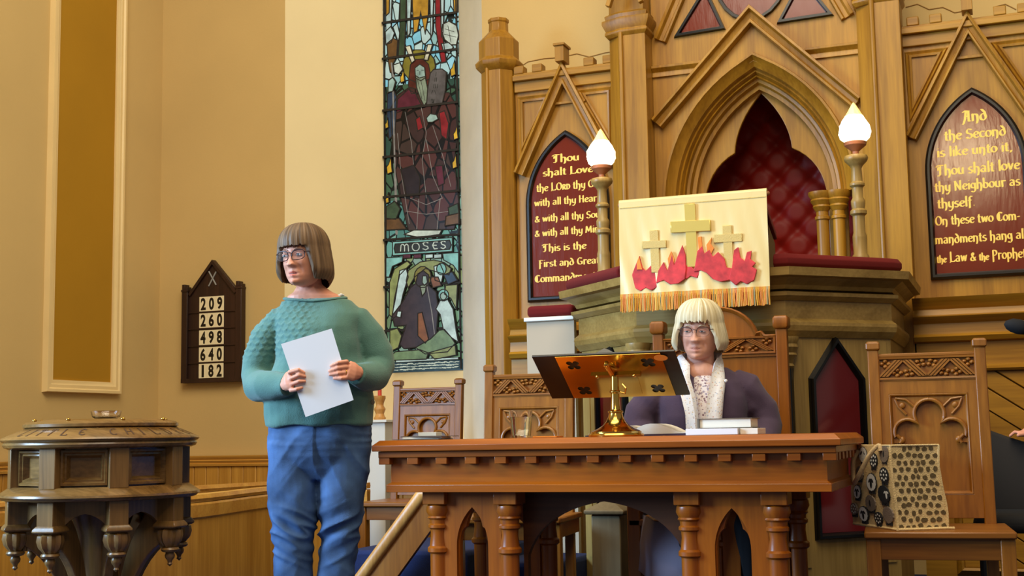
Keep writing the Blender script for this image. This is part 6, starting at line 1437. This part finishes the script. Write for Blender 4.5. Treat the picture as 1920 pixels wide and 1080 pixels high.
obj('badge', MB().ball(at2(1361, 714, -.135), (.007, .004, .007), 10, 8), 'sheet_white', w2, world=False)
m = MB(); m.loft([ering(0, .0, .46, .19, .14), ering(0, .0, .54, .20, .15), ering(0, 0, .62, .18, .13)])
for s_ in (-1, 1): m.tube([(s_ * .09, .0, .55), (s_ * .105, -.25, .56), (s_ * .105, -.42, .535), (s_ * .105, -.44, .45), (s_ * .105, -.40, .12)], [.095, .088, .078, .070, .060], 14)
cloth(w2, 'trousers', m, .007, 'black_cloth', 4)
m = MB(); m.loft([[(x, y, z) for x, y, z in ((-.27, .06, .48), (-.25, -.36, .47), (-.12, -.47, .46), (-.04, -.45, .50))], [(x, y, z) for x, y, z in ((-.29, .06, .36), (-.27, -.40, .37), (-.13, -.50, .34), (-.05, -.47, .44))], [(x, y, z) for x, y, z in ((-.30, .06, .26), (-.27, -.40, .24), (-.19, -.51, .20), (-.13, -.50, .30))]], cap=False, closed=False)
o = obj('coat_skirt', m, 'lilac', w2, world=False, smooth=60); sd = o.modifiers.new('thick', 'SOLIDIFY'); sd.thickness = .006
for s_ in (-1, 1):
    m = MB(); m.loft([[(s_ * .10 + a * w_, y, z) for a, z in ((-1, .002), (1, .002), (1, h2 * .6), (.6, h2), (-.6, h2), (-1, h2 * .6))] for y, w_, h2 in ((-.27, .03, .06), (-.30, .037, .09), (-.36, .04, .085), (-.44, .044, .06), (-.50, .038, .045), (-.53, .02, .035))]); obj('shoe', m, 'black_cloth', w2, world=False, smooth=60)

# ------------------------------------------------------------------ figure at the right edge, and the dark chair its hand rests on
dk = thing('dark_chair', (.12, 5.86, 0), 'dark padded chair behind the sheep-bag chair at the right edge', 'chair')
m = MB(); rings = []
for i in range(13):
    u = i / 12; x = -.20 + .62 * u; ztop = .835 - .12 * math.sin(PI * min(1, u * .75)) ; cv = .05 * math.sin(PI * u)
    rings.append([(x, 5.90 + cv, .42), (x, 5.895 + cv, .5), (x, 5.90 + cv, ztop - .015), (x, 5.915 + cv, ztop), (x, 5.945 + cv, ztop), (x, 5.96 + cv, ztop - .015), (x, 5.955 + cv, .5), (x, 5.95 + cv, .42)])
m.loft(rings); obj('backrest', m, 'dark_coat', dk, smooth=50)
obj('seat', MB().box(-.19, .40, 5.46, 5.92, .40, .47), 'black_cloth', dk, bevel=.03, seg=4)
for x in (-.16, .37):
    for y in (5.50, 5.88): obj('leg', MB().tube([(x, y, .0), (x, y, .41)], .014, 10), 'black_frame', dk)
w3 = thing('person', (.46, 6.12, 0), 'person at the right edge, only a hand resting on the dark chair back showing', 'person', rz=math.radians(-15))
M3 = head_matrix((0, -.02, 1.53), 0, 0, 0, 1.); W3 = Matrix.Translation(w3.location) @ Matrix.Rotation(math.radians(-15), 4, 'Z'); W3i = W3.inverted()
g_ = lambda px, py, Y: W3i @ Vector((onY(px, py, Y)[0], Y, onY(px, py, Y)[1]))
b = head_mesh().xf(M3); b.loft([ering(0, 0, 1.50, .05, .055), ering(0, .01, 1.40, .055, .058), ering(0, .01, 1.37, .12, .08), ering(0, .01, 1.30, .17, .10), ering(0, 0, 1.10, .16, .11), ering(0, 0, .90, .165, .12), ering(0, 0, .80, .15, .11)])
hd_ = g_(1916, 814, 5.93)
for s_ in (-1, 1): b.tube([(s_ * .09, 0, .82), (s_ * .09, -.02, .45), (s_ * .09, .02, .06)], [.08, .055, .038], 12); b.tube([(s_ * .09, .03, .04), (s_ * .09, -.12, .03)], [.034, .028], 10)
wr_ = hd_ + W3i.to_3x3() @ Vector((.06, .02, .012)); b.tube([(-.15, 0, 1.27), (-.25, -.02, 1.04), wr_], [.045, .036, .026], 12); b.tube([(.17, 0, 1.30), (.22, .02, 1.04), (.21, -.03, .82)], [.045, .036, .024], 12)
b.tube([wr_, hd_ + W3i.to_3x3() @ Vector((.02, .01, .010)), hd_], [(.026, .024), (.036, .018), (.034, .014)], 12)
D3 = W3i.to_3x3()
for k_ in range(4): o3 = D3 @ Vector((0, -.03 + .019 * k_, .004)); finger(b, [hd_ + o3, hd_ + o3 + D3 @ Vector((-.028, 0, .006)), hd_ + o3 + D3 @ Vector((-.046, 0, -.010))])
finger(b, [hd_ + D3 @ Vector((.01, -.035, .0)), hd_ + D3 @ Vector((-.015, -.05, -.004))], .01, .008)
b.tube([(.21, -.03, .82), (.21, -.04, .74)], [(.03, .016), (.034, .012)], 12)
for k_ in range(4): finger(b, [(.21, -.07 + .02 * k_, .745), (.205, -.068 + .019 * k_, .70), (.20, -.065 + .018 * k_, .665)])
finger(b, [(.205, -.07, .79), (.195, -.10, .755)], .01, .008)
skin_body(w3, b, .0045, M3, 'skin'); face_parts(w3, M3, 'brow', ('frame_brown', .002, 1), 3); bob(w3, M3, 'hair_brown', .05, -.03, -.06, .016, seed=9.)
m = MB(); m.loft([ering(0, 0, .70, .20, .14), ering(0, 0, .9, .19, .14), ering(0, 0, 1.12, .19, .135), ering(0, 0, 1.28, .19, .12), ering(0, .01, 1.35, .14, .09), ering(0, .01, 1.385, .075, .068)])
m.tube([(-.14, 0, 1.30), (-.19, -.01, 1.25), (-.25, -.02, 1.05), hd_.lerp(wr_, 1.0) + D3 @ Vector((.03, .01, .01))], [.065, .07, .06, .042], 16); m.tube([(.14, 0, 1.30), (.19, 0, 1.25), (.225, .02, 1.04), (.212, -.02, .85)], [.065, .07, .058, .042], 16)
cloth(w3, 'coat', m, .008, 'dark_coat', 5)
m = MB(); m.loft([ering(0, 0, .90, .17, .125), ering(0, 0, .72, .18, .13)])
for s_ in (-1, 1): m.tube([(s_ * .09, 0, .82), (s_ * .09, -.02, .45), (s_ * .09, .02, .07)], [.095, .078, .065], 14)
cloth(w3, 'trousers', m, .008, 'black_cloth', 4)
